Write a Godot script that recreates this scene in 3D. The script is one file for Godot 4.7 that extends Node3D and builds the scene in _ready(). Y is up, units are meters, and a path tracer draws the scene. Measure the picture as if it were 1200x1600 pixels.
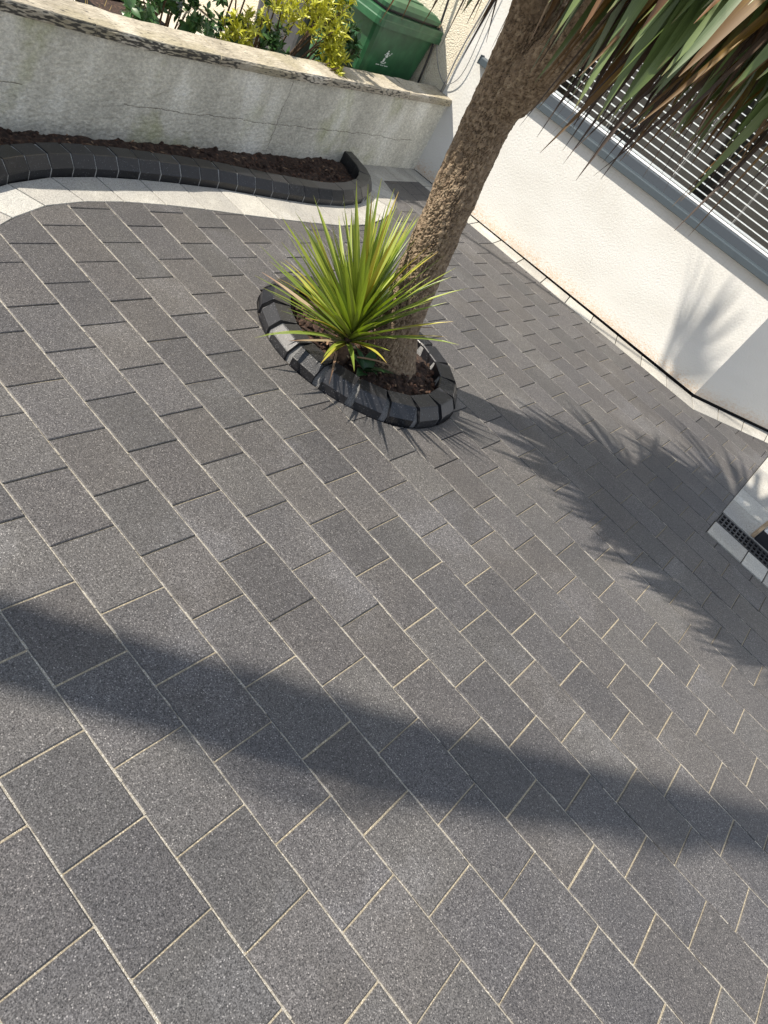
extends Node3D

const COURSE := 0.2        # width of one paving course
const BLOCK := 0.2405      # length of one paver
var rng := RandomNumberGenerator.new()
var cam: Camera3D
var M := {}

# ------------------------------------------------------------------ naming
func tag(o: Node3D, label := "", category := "", group := "", kind := "") -> Node3D:
	if label: o.set_meta("label", label)
	if category: o.set_meta("category", category)
	if group: o.set_meta("group", group)
	if kind: o.set_meta("kind", kind)
	return o

func numbered(called: String, parent: Node) -> String:
	if not parent.has_node(called): return called
	var k := 1
	while parent.has_node("%s_%03d" % [called, k]): k += 1
	return "%s_%03d" % [called, k]

var name_count := {}
func put(o: Node3D, called: String, parent: Node = self) -> Node3D:
	var key := str(parent.get_instance_id()) + called
	var k: int = name_count.get(key, 0)
	name_count[key] = k + 1
	o.name = called if k == 0 else "%s_%03d" % [called, k]
	parent.add_child(o, true)
	return o

func base(called: String, at := Vector3.ZERO, turn := 0.0, parent: Node = self) -> Node3D:
	var o := Node3D.new()
	o.position = at
	o.rotation.y = turn
	put(o, called, parent)
	return o

func obj(called: String, mesh: Mesh, mat: Material, parent: Node = self, at := Vector3.ZERO) -> MeshInstance3D:
	var o := MeshInstance3D.new()
	o.mesh = mesh
	o.material_override = mat
	o.position = at
	put(o, called, parent)
	return o

# ------------------------------------------------------------------ mesh building
func begin(smooth := false) -> SurfaceTool:
	var st := SurfaceTool.new()
	st.begin(Mesh.PRIMITIVE_TRIANGLES)
	st.set_smooth_group(0 if smooth else -1)
	return st

func tri(st: SurfaceTool, a: Vector3, b: Vector3, c: Vector3) -> void:  # counter-clockwise seen from outside
	st.add_vertex(a); st.add_vertex(c); st.add_vertex(b)

func quad(st: SurfaceTool, a: Vector3, b: Vector3, c: Vector3, d: Vector3) -> void:
	tri(st, a, b, c); tri(st, a, c, d)

func quad_uv(st: SurfaceTool, p: Array, uv: Array) -> void:
	for k in [0, 2, 1, 0, 3, 2]:
		st.set_uv(uv[k]); st.add_vertex(p[k])

func done(st: SurfaceTool) -> ArrayMesh:
	st.generate_normals()
	return st.commit()

func box(st: SurfaceTool, c: Vector3, s: Vector3, bevel := 0.003, turn := Basis()) -> void:
	# a box with chamfered edges
	var h := s / 2.0
	var b: float = min(bevel, min(h.x, min(h.y, h.z)) * 0.9)
	var f := func(x: float, y: float, z: float) -> Vector3: return c + turn * Vector3(x, y, z)
	for axis in 3:
		for sg in [-1.0, 1.0]:
			var u := (axis + 1) % 3
			var v := (axis + 2) % 3
			var p := []
			for e in [[-1, -1], [1, -1], [1, 1], [-1, 1]]:
				var q := Vector3.ZERO
				q[axis] = sg * h[axis]; q[u] = e[0] * (h[u] - b); q[v] = e[1] * (h[v] - b)
				p.append(c + turn * q)
			if sg > 0: quad(st, p[0], p[1], p[2], p[3])
			else: quad(st, p[3], p[2], p[1], p[0])
	for axis in 3:   # edges along axis
		var u := (axis + 1) % 3
		var v := (axis + 2) % 3
		for su in [-1.0, 1.0]:
			for sv in [-1.0, 1.0]:
				var p := []
				for e in [[-1, 0], [1, 0], [1, 1], [-1, 1]]:
					var q := Vector3.ZERO
					q[axis] = e[0] * (h[axis] - b)
					q[u] = su * (h[u] - (b if e[1] == 1 else 0.0)); q[v] = sv * (h[v] - (b if e[1] == 0 else 0.0))
					p.append(c + turn * q)
				if su * sv > 0: quad(st, p[0], p[1], p[2], p[3])
				else: quad(st, p[3], p[2], p[1], p[0])
	for sx in [-1.0, 1.0]:
		for sy in [-1.0, 1.0]:
			for sz in [-1.0, 1.0]:
				var a: Vector3 = f.call(sx * h.x, sy * (h.y - b), sz * (h.z - b))
				var d: Vector3 = f.call(sx * (h.x - b), sy * h.y, sz * (h.z - b))
				var e: Vector3 = f.call(sx * (h.x - b), sy * (h.y - b), sz * h.z)
				if sx * sy * sz > 0: tri(st, a, d, e)
				else: tri(st, a, e, d)

func box_mesh(s: Vector3, bevel := 0.003) -> ArrayMesh:
	var st := begin()
	box(st, Vector3.ZERO, s, bevel)
	return done(st)

func tube(st: SurfaceTool, pts: Array, radii: Array, sides := 10, caps := true) -> void:
	var n := pts.size()
	var rings := []
	var side := Vector3.ZERO
	for i in n:
		var t: Vector3 = (pts[min(i + 1, n - 1)] - pts[max(i - 1, 0)]).normalized()
		if side == Vector3.ZERO: side = t.cross(Vector3(0.31, 0.2, 0.93)).normalized()
		side = (side - t * side.dot(t)).normalized()
		var up := t.cross(side)
		var ring := []
		for k in sides:
			var a := TAU * k / sides
			ring.append(pts[i] + (side * cos(a) + up * sin(a)) * radii[i])
		rings.append(ring)
	for i in n - 1:
		for k in sides:
			var l := (k + 1) % sides
			quad(st, rings[i][k], rings[i][l], rings[i + 1][l], rings[i + 1][k])
	if caps:
		for k in range(1, sides - 1):
			tri(st, rings[0][0], rings[0][k + 1], rings[0][k])
			tri(st, rings[n - 1][0], rings[n - 1][k], rings[n - 1][k + 1])

func tube_mesh(pts: Array, r: float, sides := 8) -> ArrayMesh:
	var st := begin(true)
	var rr := []
	for p in pts: rr.append(r)
	tube(st, pts, rr, sides)
	return done(st)

func catmull(pts: Array, closed: bool, per: int) -> Array:
	var out := []
	var n := pts.size()
	for i in (n if closed else n - 1):
		var p0: Vector2 = pts[(i - 1 + n) % n] if closed or i > 0 else pts[0]
		var p1: Vector2 = pts[i]
		var p2: Vector2 = pts[(i + 1) % n]
		var p3: Vector2 = pts[(i + 2) % n] if closed or i + 2 < n else pts[n - 1]
		for k in per:
			out.append(p1.cubic_interpolate(p2, p0, p3, float(k) / per))
	if not closed: out.append(pts[n - 1])
	return out

func resample(pts: Array, step: float, closed: bool) -> Array:
	var all := pts.duplicate()
	if closed: all.append(pts[0])
	var total := 0.0
	for i in all.size() - 1: total += all[i].distance_to(all[i + 1])
	var n := int(round(total / step))
	var out := []
	var seg := 0
	var run := 0.0
	for k in (n if closed else n + 1):
		var want := total * k / n
		while seg < all.size() - 2 and run + all[seg].distance_to(all[seg + 1]) < want:
			run += all[seg].distance_to(all[seg + 1]); seg += 1
		out.append(all[seg].lerp(all[seg + 1], clampf((want - run) / all[seg].distance_to(all[seg + 1]), 0, 1)))
	return out

# a slab with the given outline (x, z), counter-clockwise seen from above or not, with a chamfered top edge
func slab(st: SurfaceTool, poly: PackedVector2Array, top: float, bottom: float, chamfer: float, tilt := Vector2.ZERO, mid := Vector2.ZERO) -> void:
	if Geometry2D.is_polygon_clockwise(poly):
		poly = poly.duplicate(); poly.reverse()
	var tidy := PackedVector2Array()
	for p in poly:
		if tidy.is_empty() or (p.distance_to(tidy[tidy.size() - 1]) > 0.0035 and p.distance_to(tidy[0]) > 0.0035): tidy.append(p)
	if tidy.size() < 3: return
	poly = tidy
	var n := poly.size()
	var inner := PackedVector2Array()
	for i in n:
		var a := (poly[i] - poly[(i - 1 + n) % n]).normalized()
		var b := (poly[(i + 1) % n] - poly[i]).normalized()
		var na := Vector2(-a.y, a.x)
		var nb := Vector2(-b.y, b.x)
		var m := na + nb
		m = m / max(0.35, m.length_squared() * 0.5)
		inner.append(poly[i] + m * chamfer)
	var idx := Geometry2D.triangulate_polygon(inner)
	if idx.is_empty():
		for i in n: inner[i] = inner[i].lerp(poly[i], 0.9)
		idx = Geometry2D.triangulate_polygon(inner)
	if idx.is_empty():
		inner = poly.duplicate()
		idx = Geometry2D.triangulate_polygon(inner)
	var up := func(p: Vector2, y: float) -> Vector3: return Vector3(p.x, y + (p - mid).dot(tilt), p.y)
	for k in range(0, idx.size(), 3):
		var a := inner[idx[k]]
		var b := inner[idx[k + 1]]
		var c := inner[idx[k + 2]]
		if (b - a).cross(c - a) > 0: tri(st, up.call(a, top), up.call(c, top), up.call(b, top))
		else: tri(st, up.call(a, top), up.call(b, top), up.call(c, top))
	for i in n:
		var j := (i + 1) % n
		quad(st, up.call(poly[j], top - chamfer), up.call(poly[i], top - chamfer), up.call(inner[i], top), up.call(inner[j], top))
		quad(st, Vector3(poly[j].x, bottom, poly[j].y), Vector3(poly[i].x, bottom, poly[i].y), up.call(poly[i], top - chamfer), up.call(poly[j], top - chamfer))

# ------------------------------------------------------------------ textures
func srgb(l: float) -> float: return 1.055 * pow(l, 1.0 / 2.4) - 0.055 if l > 0.0031308 else l * 12.92

func lin(r: float, g: float, b: float) -> Color: return Color(r, g, b).linear_to_srgb()

# granular stone: base grain plus scattered light and dark grains; values 0..255
func grain_image(size: int, mean: Vector3, amp: float, lights: int, light: Vector3, darks: int, dark: Vector3, seed_: int) -> Image:
	var r := RandomNumberGenerator.new()
	r.seed = seed_
	var data := PackedByteArray()
	data.resize(size * size * 3)
	var x := seed_ * 7919 + 12345
	var half := size / 2
	var cells := PackedFloat32Array()
	cells.resize(half * half)
	for i in half * half:
		x = (x * 1103515245 + 12345) & 0x7fffffff
		cells[i] = (float((x >> 8) & 1023) + float((x >> 19) & 1023)) / 1023.0 - 1.0
	for i in size * size:
		x = (x * 1103515245 + 12345) & 0x7fffffff
		var v := (float((x >> 8) & 1023) + float((x >> 19) & 1023)) / 1023.0 - 1.0
		v = (v * 0.65 + cells[(i / size / 2) * half + (i % size) / 2] * 0.9) * amp
		data[i * 3] = clampi(int(mean.x + v), 0, 255)
		data[i * 3 + 1] = clampi(int(mean.y + v), 0, 255)
		data[i * 3 + 2] = clampi(int(mean.z + v), 0, 255)
	var im := Image.create_from_data(size, size, false, Image.FORMAT_RGB8, data)
	for set_ in [[lights, light, 1.0], [darks, dark, -1.0]]:
		for k in set_[0]:
			var px := r.randi() % size
			var py := r.randi() % size
			var f := r.randf()
			var w := 1 if f < 0.55 else 2 if f < 0.93 else 3
			var t := 0.35 + 0.65 * r.randf()
			var c: Vector3 = mean.lerp(set_[1], t) / 255.0
			for dy in w:
				for dx in w:
					if w == 3 and (dx != 1 and dy != 1): continue
					im.set_pixel((px + dx) % size, (py + dy) % size, Color(c.x, c.y, c.z))
	return im

func grey_height(im: Image) -> Image:
	var g: Image = im.duplicate()
	g.convert(Image.FORMAT_L8)
	return g

func tex(im: Image) -> ImageTexture: return ImageTexture.create_from_image(im)

func noise_image(size: int, freq: float, octaves: int, seed_: int, kind := FastNoiseLite.TYPE_SIMPLEX_SMOOTH) -> Image:
	var n := FastNoiseLite.new()
	n.noise_type = kind
	n.seed = seed_
	n.frequency = freq
	n.fractal_octaves = octaves
	return n.get_seamless_image(size, size, false, false, 0.12)

func tri_mat(mat: StandardMaterial3D, tile: float, world := true) -> StandardMaterial3D:
	mat.uv1_triplanar = true
	mat.uv1_world_triplanar = world
	mat.uv1_scale = Vector3.ONE / tile
	mat.uv1_triplanar_sharpness = 6.0
	return mat

func plain(color: Color, rough := 0.6, spec := 0.5, metal := 0.0) -> StandardMaterial3D:
	var m := StandardMaterial3D.new()
	m.albedo_color = color
	m.roughness = rough
	m.metallic_specular = spec
	m.metallic = metal
	return m

func stone(albedo: Texture2D, height: Texture2D, cm: float, tile: float, rough: float, tint := Color.WHITE, offset := Vector3.ZERO) -> StandardMaterial3D:
	var m := plain(tint, rough, 0.5)
	m.albedo_texture = albedo
	m.heightmap_enabled = height != null
	if height:
		m.heightmap_texture = height
		m.heightmap_scale = cm
	tri_mat(m, tile)
	m.uv1_offset = offset
	return m

func ramp_image(size: int, freq: float, octaves: int, seed_: int, stops: Array, kind := FastNoiseLite.TYPE_SIMPLEX_SMOOTH) -> Image:
	# stops: [[position, Color] ...]; noise mapped through a colour ramp
	var n := noise_image(size, freq, octaves, seed_, kind)
	var g := Gradient.new()
	g.offsets = PackedFloat32Array(stops.map(func(s): return s[0]))
	g.colors = PackedColorArray(stops.map(func(s): return s[1]))
	var lut := []
	for i in 256: lut.append(g.sample(i / 255.0))
	n.convert(Image.FORMAT_L8)
	var d := n.get_data()
	var out := PackedByteArray()
	out.resize(size * size * 3)
	for i in size * size:
		var c: Color = lut[d[i]]
		out[i * 3] = int(c.r * 255); out[i * 3 + 1] = int(c.g * 255); out[i * 3 + 2] = int(c.b * 255)
	return Image.create_from_data(size, size, false, Image.FORMAT_RGB8, out)

func leaf_texture(body: Color, streak: Color, tip: Color, tip_from: float, seed_: int, blotch := 0.0) -> ImageTexture:
	var r := RandomNumberGenerator.new()
	r.seed = seed_
	var im := Image.create(48, 256, false, Image.FORMAT_RGB8)
	var n := FastNoiseLite.new()
	n.seed = seed_
	n.frequency = 0.05
	var line := []
	for x in 48: line.append(r.randf())
	for y in 256:
		var v := y / 255.0
		for x in 48:
			var c := body.lerp(streak, clampf(line[x] * 0.75 + 0.35 * n.get_noise_2d(x * 4.0, y * 0.5), 0, 1))
			if abs(x - 23.5) < 1.5: c = c.lerp(streak, 0.6)
			var edge: float = tip_from + 0.12 * n.get_noise_2d(x * 5.0 + 300, 7) + 0.05 * line[x]
			if v > edge: c = c.lerp(tip, clampf((v - edge) * 14.0, 0, 1))
			elif blotch > 0 and n.get_noise_2d(x * 2.0 + 90, y * 1.2) > 0.55 - blotch: c = c.lerp(tip, 0.75)
			im.set_pixel(x, y, c)
	return tex(im)

func leaf_mat(t: Texture2D, rough: float, glow: Color) -> StandardMaterial3D:
	var m := plain(Color.WHITE, rough, 0.5)
	m.albedo_texture = t
	m.backlight_enabled = true
	m.backlight = glow
	m.cull_mode = BaseMaterial3D.CULL_DISABLED
	return m

func make_materials() -> void:
	# charcoal granite-faced pavers: one coarse and one fine face, several casts
	var coarse := grain_image(1024, Vector3(83, 82, 83), 38, 20000, Vector3(168, 166, 164), 30000, Vector3(30, 30, 32), 11)
	var fine := grain_image(1024, Vector3(84, 83, 83), 36, 17000, Vector3(164, 162, 160), 28000, Vector3(32, 32, 33), 12)
	var ct := tex(coarse)
	var ft := tex(fine)
	var gh := tex(grey_height(grain_image(1024, Vector3(128, 128, 128), 70, 30000, Vector3(220, 220, 220), 42000, Vector3(20, 20, 20), 13)))
	var dust := ramp_image(512, 0.008, 4, 5, [[0.0, Color(0.87, 0.87, 0.875)], [0.5, Color(0.91, 0.905, 0.9)], [0.68, Color(0.94, 0.935, 0.925)], [0.84, Color(1, 1, 1)], [1.0, Color(1, 1, 1)]])
	var dt := tex(dust)
	M.paver = []
	var casts := [Color(1.01, 1.0, 0.99), Color(0.96, 0.96, 0.962), Color(1.05, 1.046, 1.042), Color(1.0, 0.987, 0.978), Color(1.0, 0.998, 0.998), Color(1.05, 1.038, 1.027), Color(0.95, 0.947, 0.947), Color(1.065, 1.06, 1.052)]
	for k in 8:
		var m := stone(ct if k % 2 == 0 else ft, gh, 0.09, 1.28, 0.6 + 0.03 * (k % 3), casts[k], Vector3(k * 0.37, k * 0.21, k * 0.53))
		m.detail_enabled = true
		m.detail_albedo = dt
		m.detail_blend_mode = BaseMaterial3D.BLEND_MODE_MUL
		m.detail_uv_layer = BaseMaterial3D.DETAIL_UV_2
		m.uv2_triplanar = true
		m.uv2_world_triplanar = true
		m.uv2_scale = Vector3.ONE / 2.3
		M.paver.append(m)
	var pale := grain_image(1024, Vector3(187, 186, 182), 34, 16000, Vector3(236, 234, 228), 30000, Vector3(110, 110, 106), 14)
	var pt := tex(pale)
	M.pale = []
	for k in 4:
		var m := stone(pt, gh, 0.07, 1.28, 0.8, [Color(1.0, 0.995, 0.975), Color(0.95, 0.945, 0.93), Color(1.03, 1.03, 1.015), Color(0.92, 0.915, 0.9)][k], Vector3(k * 0.31, 0, k * 0.47))
		m.detail_enabled = true
		m.detail_albedo = dt
		m.detail_blend_mode = BaseMaterial3D.BLEND_MODE_MUL
		m.detail_uv_layer = BaseMaterial3D.DETAIL_UV_2
		m.uv2_triplanar = true
		m.uv2_world_triplanar = true
		m.uv2_scale = Vector3.ONE / 1.7
		M.pale.append(m)
	# jointing sand
	var sand := grain_image(512, Vector3(146, 137, 118), 34, 9000, Vector3(225, 214, 190), 7000, Vector3(120, 106, 84), 15)
	M.sand = stone(tex(sand), gh, 0.1, 0.5, 0.95)
	M.pale_sand = stone(tex(sand), gh, 0.1, 0.5, 0.95, Color(1.02, 1.05, 1.12))
	M.dark_joint = plain(lin(0.055, 0.05, 0.045), 0.95, 0.3)
	# black kerb blocks
	var black := grain_image(512, Vector3(25, 26, 29), 11, 2500, Vector3(130, 132, 136), 9000, Vector3(20, 20, 23), 16)
	var bh := tex(grey_height(grain_image(512, Vector3(150, 150, 150), 30, 500, Vector3(220, 220, 220), 9000, Vector3(30, 30, 30), 17)))
	M.kerb = []
	for k in 4:
		var m := stone(tex(black), bh, 0.06, 0.6, [0.27, 0.36, 0.31, 0.42][k], [Color(1, 1, 1), Color(0.9, 0.9, 0.92), Color(1.1, 1.1, 1.12), Color(1.2, 1.19, 1.18)][k], Vector3(k * 0.3, k * 0.2, 0))
		M.kerb.append(m)
	var mort := grain_image(512, Vector3(104, 104, 104), 34, 9000, Vector3(170, 170, 168), 9000, Vector3(52, 52, 54), 18)
	M.mortar = stone(tex(mort), gh, 0.12, 0.4, 0.95)
	M.light_mortar = stone(tex(mort), gh, 0.1, 0.4, 0.95, Color(1.5, 1.5, 1.48))
	# soil
	var soil := ramp_image(512, 0.03, 5, 21, [[0.0, Color(0.12, 0.085, 0.07)], [0.45, Color(0.2, 0.145, 0.115)], [0.7, Color(0.29, 0.215, 0.17)], [1.0, Color(0.45, 0.37, 0.3)]])
	M.soil = stone(tex(soil), tex(grey_height(soil)), 1.2, 0.45, 1.0)
	M.dry_soil = stone(tex(soil), tex(grey_height(soil)), 1.0, 0.45, 1.0, Color(1.45, 1.4, 1.36))
	# house render
	var bumps := noise_image(1024, 0.045, 3, 31)
	var wash := ramp_image(512, 0.006, 5, 32, [[0.0, Color(0.775, 0.77, 0.748)], [0.5, Color(0.8, 0.797, 0.778)], [1.0, Color(0.82, 0.818, 0.803)]])
	var front := Image.create(512, 1024, false, Image.FORMAT_RGB8)
	for y in 1024:
		for x in 512: front.set_pixel(x, y, wash.get_pixel(x, (y * 2) % 512))
	var dr := RandomNumberGenerator.new()
	dr.seed = 36
	for k in 9000:
		var px := dr.randi() % 512
		var up := int(abs(dr.randfn(0, 9.0)) + dr.randf() * 3.0)
		var c := front.get_pixel(px, 1023 - up).lerp(Color(0.7, 0.53, 0.37), dr.randf_range(0.05, 0.22))
		for d in 1 + dr.randi() % 2: front.set_pixel((px + d) % 512, 1023 - up, c)
	for k in 60:
		var px := dr.randi() % 512
		var len := 20 + dr.randi() % 60
		for d in len: front.set_pixel(px, 1023 - 170 + d, front.get_pixel(px, 1023 - 170 + d).lerp(Color(0.6, 0.57, 0.5), 0.12 * dr.randf()))
	M.render = stone(tex(front), tex(bumps), 0.35, 0.62, 0.85)
	M.render.heightmap_enabled = false
	M.render.normal_enabled = true
	M.render.uv1_scale = Vector3(1 / 2.6, 1 / 5.2, 1 / 2.6)
	M.render.normal_scale = 0.3
	var bn := noise_image(1024, 0.24, 3, 31)
	bn.bump_map_to_normal_map(1.6)
	M.render.normal_texture = tex(bn)
	var dash := grain_image(512, Vector3(206, 198, 178), 16, 9000, Vector3(240, 236, 224), 4500, Vector3(140, 118, 90), 33)
	var dashh := noise_image(512, 0.09, 2, 34)
	M.pebbledash = stone(tex(dash), tex(dashh), 0.45, 0.7, 0.9)
	M.dpc = plain(lin(0.02, 0.02, 0.022), 0.9, 0.3)
	M.frame = plain(lin(0.052, 0.064, 0.078), 0.42, 0.5)
	M.sill = plain(lin(0.05, 0.066, 0.078), 0.38, 0.5)
	M.white_plastic = plain(lin(0.8, 0.82, 0.82), 0.35, 0.5)
	M.slat = plain(lin(0.55, 0.6, 0.62), 0.4, 0.5)
	M.cord = plain(lin(0.75, 0.76, 0.75), 0.8, 0.3)
	var glass := plain(Color(0.3, 0.33, 0.33, 0.01), 0.03, 0.45)
	glass.transparency = BaseMaterial3D.TRANSPARENCY_ALPHA
	M.glass = glass
	M.room = plain(lin(0.16, 0.19, 0.2), 0.9, 0.3)
	M.roof = plain(lin(0.12, 0.1, 0.09), 0.9, 0.3)
	M.tan_wood = stone(tex(ramp_image(256, 0.02, 4, 37, [[0.0, Color(0.56, 0.48, 0.38)], [1.0, Color(0.74, 0.66, 0.55)]])), null, 0, 0.5, 0.7)
	M.rubber = plain(lin(0.012, 0.014, 0.02), 0.6, 0.4)
	M.grate = plain(lin(0.028, 0.028, 0.03), 0.55, 0.5)
	M.black_plastic = plain(lin(0.012, 0.012, 0.013), 0.4, 0.5)
	M.grey_cable = plain(lin(0.2, 0.2, 0.2), 0.6, 0.4)
	M.bin = stone(tex(ramp_image(256, 0.02, 4, 38, [[0.0, Color(0.13, 0.3, 0.19)], [0.6, Color(0.16, 0.36, 0.23)], [1.0, Color(0.22, 0.42, 0.28)]])), null, 0, 0.7, 0.42)
	M.bin_grey = stone(tex(ramp_image(256, 0.02, 4, 39, [[0.0, Color(0.2, 0.21, 0.23)], [1.0, Color(0.29, 0.3, 0.32)]])), null, 0, 0.7, 0.45)
	M.print_white = plain(lin(0.62, 0.68, 0.64), 0.7, 0.3)
	var conc := grain_image(512, Vector3(190, 183, 170), 26, 5000, Vector3(220, 215, 205), 5000, Vector3(130, 124, 112), 40)
	M.ground = stone(tex(conc), gh, 0.2, 1.1, 0.95)
	# bark: corky plates in tan and grey-brown
	var bark := ramp_image(512, 0.022, 4, 41, [[0.0, Color(0.4, 0.34, 0.275)], [0.4, Color(0.47, 0.405, 0.33)], [0.62, Color(0.52, 0.455, 0.375)], [1.0, Color(0.62, 0.56, 0.47)]])
	var barkh := noise_image(512, 0.05, 4, 42)
	M.bark = stone(tex(bark), tex(barkh), 0.6, 0.4, 0.95)
	M.twig = stone(tex(bark), tex(barkh), 0.3, 0.25, 0.9, Color(0.62, 0.56, 0.52))
	# leaves
	M.leaf_green = leaf_mat(leaf_texture(lin(0.065, 0.105, 0.028), lin(0.12, 0.165, 0.05), lin(0.16, 0.11, 0.05), 0.93, 1), 0.42, Color(0.28, 0.34, 0.1))
	M.leaf_blue = leaf_mat(leaf_texture(lin(0.065, 0.1, 0.04), lin(0.11, 0.15, 0.07), lin(0.2, 0.15, 0.08), 0.95, 2), 0.45, Color(0.24, 0.3, 0.12))
	M.leaf_olive = leaf_mat(leaf_texture(lin(0.1, 0.1, 0.022), lin(0.17, 0.15, 0.03), lin(0.12, 0.06, 0.025), 0.72, 3, 0.12), 0.5, Color(0.4, 0.34, 0.06))
	M.leaf_amber = leaf_mat(leaf_texture(lin(0.2, 0.115, 0.012), lin(0.13, 0.08, 0.012), lin(0.1, 0.055, 0.014), 0.62, 4, 0.2), 0.6, Color(0.45, 0.25, 0.05))
	M.leaf_dead = leaf_mat(leaf_texture(lin(0.05, 0.03, 0.016), lin(0.08, 0.05, 0.027), lin(0.04, 0.027, 0.02), 0.6, 5, 0.15), 0.75, Color(0.12, 0.07, 0.04))
	M.leaf_straw = leaf_mat(leaf_texture(lin(0.36, 0.28, 0.17), lin(0.25, 0.19, 0.12), lin(0.2, 0.13, 0.08), 0.75, 6, 0.1), 0.7, Color(0.3, 0.22, 0.1))
	M.young = leaf_mat(leaf_texture(lin(0.22, 0.28, 0.035), lin(0.38, 0.42, 0.09), lin(0.2, 0.16, 0.05), 0.94, 7), 0.4, Color(0.6, 0.68, 0.14))
	M.young_dark = leaf_mat(leaf_texture(lin(0.13, 0.19, 0.03), lin(0.23, 0.29, 0.06), lin(0.2, 0.17, 0.05), 0.92, 8), 0.38, Color(0.4, 0.5, 0.1))
	M.young_yellow = leaf_mat(leaf_texture(lin(0.4, 0.36, 0.05), lin(0.3, 0.31, 0.05), lin(0.34, 0.25, 0.08), 0.86, 9, 0.1), 0.45, Color(0.6, 0.5, 0.1))
	M.shrub_dark = leaf_mat(leaf_texture(lin(0.035, 0.085, 0.025), lin(0.06, 0.13, 0.04), lin(0.07, 0.14, 0.04), 0.97, 10), 0.32, Color(0.2, 0.34, 0.06))
	M.shrub_yellow = leaf_mat(leaf_texture(lin(0.36, 0.38, 0.03), lin(0.5, 0.48, 0.06), lin(0.45, 0.42, 0.06), 0.97, 11), 0.4, Color(0.7, 0.7, 0.12))
	M.orange = leaf_mat(leaf_texture(lin(0.4, 0.14, 0.03), lin(0.5, 0.28, 0.08), lin(0.4, 0.3, 0.1), 0.7, 12), 0.5, Color(0.5, 0.2, 0.05))
	M.broad = leaf_mat(leaf_texture(lin(0.02, 0.06, 0.02), lin(0.04, 0.1, 0.035), lin(0.05, 0.1, 0.04), 0.97, 13), 0.35, Color(0.1, 0.2, 0.04))
	M.litter = leaf_mat(leaf_texture(lin(0.2, 0.12, 0.07), lin(0.3, 0.2, 0.12), lin(0.12, 0.07, 0.04), 0.6, 14), 0.8, Color(0.1, 0.07, 0.03))

# ------------------------------------------------------------------ paving
# driveway edge on the flower-bed side, out to the house and the doorstep: (x, z)
var edge_raw := [Vector2(-1.80, 0.9), Vector2(-1.83, 0.3), Vector2(-1.88, -0.35), Vector2(-1.98, -0.75), Vector2(-2.155, -1.028), Vector2(-2.278, -1.252), Vector2(-2.335, -1.5), Vector2(-2.348, -1.76), Vector2(-2.325, -2.1), Vector2(-2.28, -2.45), Vector2(-2.235, -2.85), Vector2(-2.21, -3.2), Vector2(-2.235, -3.45), Vector2(-2.31, -3.70), Vector2(-2.42, -3.93)]
var kerb_raw := [Vector2(-2.02, 0.9), Vector2(-2.05, 0.3), Vector2(-2.12, -0.35), Vector2(-2.25, -0.8), Vector2(-2.43, -1.184), Vector2(-2.515, -1.45), Vector2(-2.545, -1.7), Vector2(-2.548, -2.0), Vector2(-2.525, -2.4), Vector2(-2.47, -2.75), Vector2(-2.425, -3.14), Vector2(-2.43, -3.4), Vector2(-2.48, -3.62), Vector2(-2.58, -3.82), Vector2(-2.74, -3.96), Vector2(-2.995, -4.03)]
var ring_raw := [Vector2(-1.532, -1.858), Vector2(-1.389, -1.785), Vector2(-1.204, -1.757), Vector2(-1.032, -1.792), Vector2(-0.893, -1.866), Vector2(-0.775, -1.975), Vector2(-0.697, -2.13), Vector2(-0.682, -2.33), Vector2(-0.745, -2.51), Vector2(-0.90, -2.655), Vector2(-1.10, -2.715), Vector2(-1.34, -2.68), Vector2(-1.56, -2.53), Vector2(-1.69, -2.32), Vector2(-1.715, -2.14), Vector2(-1.65, -1.97)]
var edge_line := []
var kerb_line := []
var ring_line := []
var corner := Vector2(-0.171, -5.205)           # where the house wall turns
var along := Vector2(-0.9947, 0.1028)           # along the house wall, away from that corner
func house_z(x: float) -> float: return corner.y + (x - corner.x) * -0.1034

func wall_x(z: float) -> float: return -3.03 + (z + 4.95) * 0.05

func clip_to(list: Array, poly: PackedVector2Array, keep_in: bool) -> Array:
	var out := []
	for p in list:
		var parts := Geometry2D.intersect_polygons(p, poly) if keep_in else Geometry2D.clip_polygons(p, poly)
		for q in parts:
			if not Geometry2D.is_polygon_clockwise(q) or not keep_in: out.append(q)
	return out

func area_of(p: PackedVector2Array) -> float:
	var a := 0.0
	for i in p.size(): a += p[i].cross(p[(i + 1) % p.size()])
	return abs(a) / 2.0

func to_screen(p: Vector3) -> Vector3:      # pixels of a 768x1024 picture, and depth
	var q := cam.transform.affine_inverse() * p
	var f := 512.0 / tan(deg_to_rad(cam.fov) / 2.0)
	return Vector3(384 + q.x / -q.z * f, 512 - q.y / -q.z * f, -q.z)

func seen_area(poly: PackedVector2Array) -> float:
	var pts := PackedVector2Array()
	for p in poly:
		var s := to_screen(Vector3(p.x, 0, p.y))
		if s.z < 0.15: return 0.0
		pts.append(Vector2(s.x, s.y))
	var frame := PackedVector2Array([Vector2(0, 0), Vector2(768, 0), Vector2(768, 1024), Vector2(0, 1024)])
	var total := 0.0
	for q in Geometry2D.intersect_polygons(pts, frame): total += area_of(q)
	return total

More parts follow.
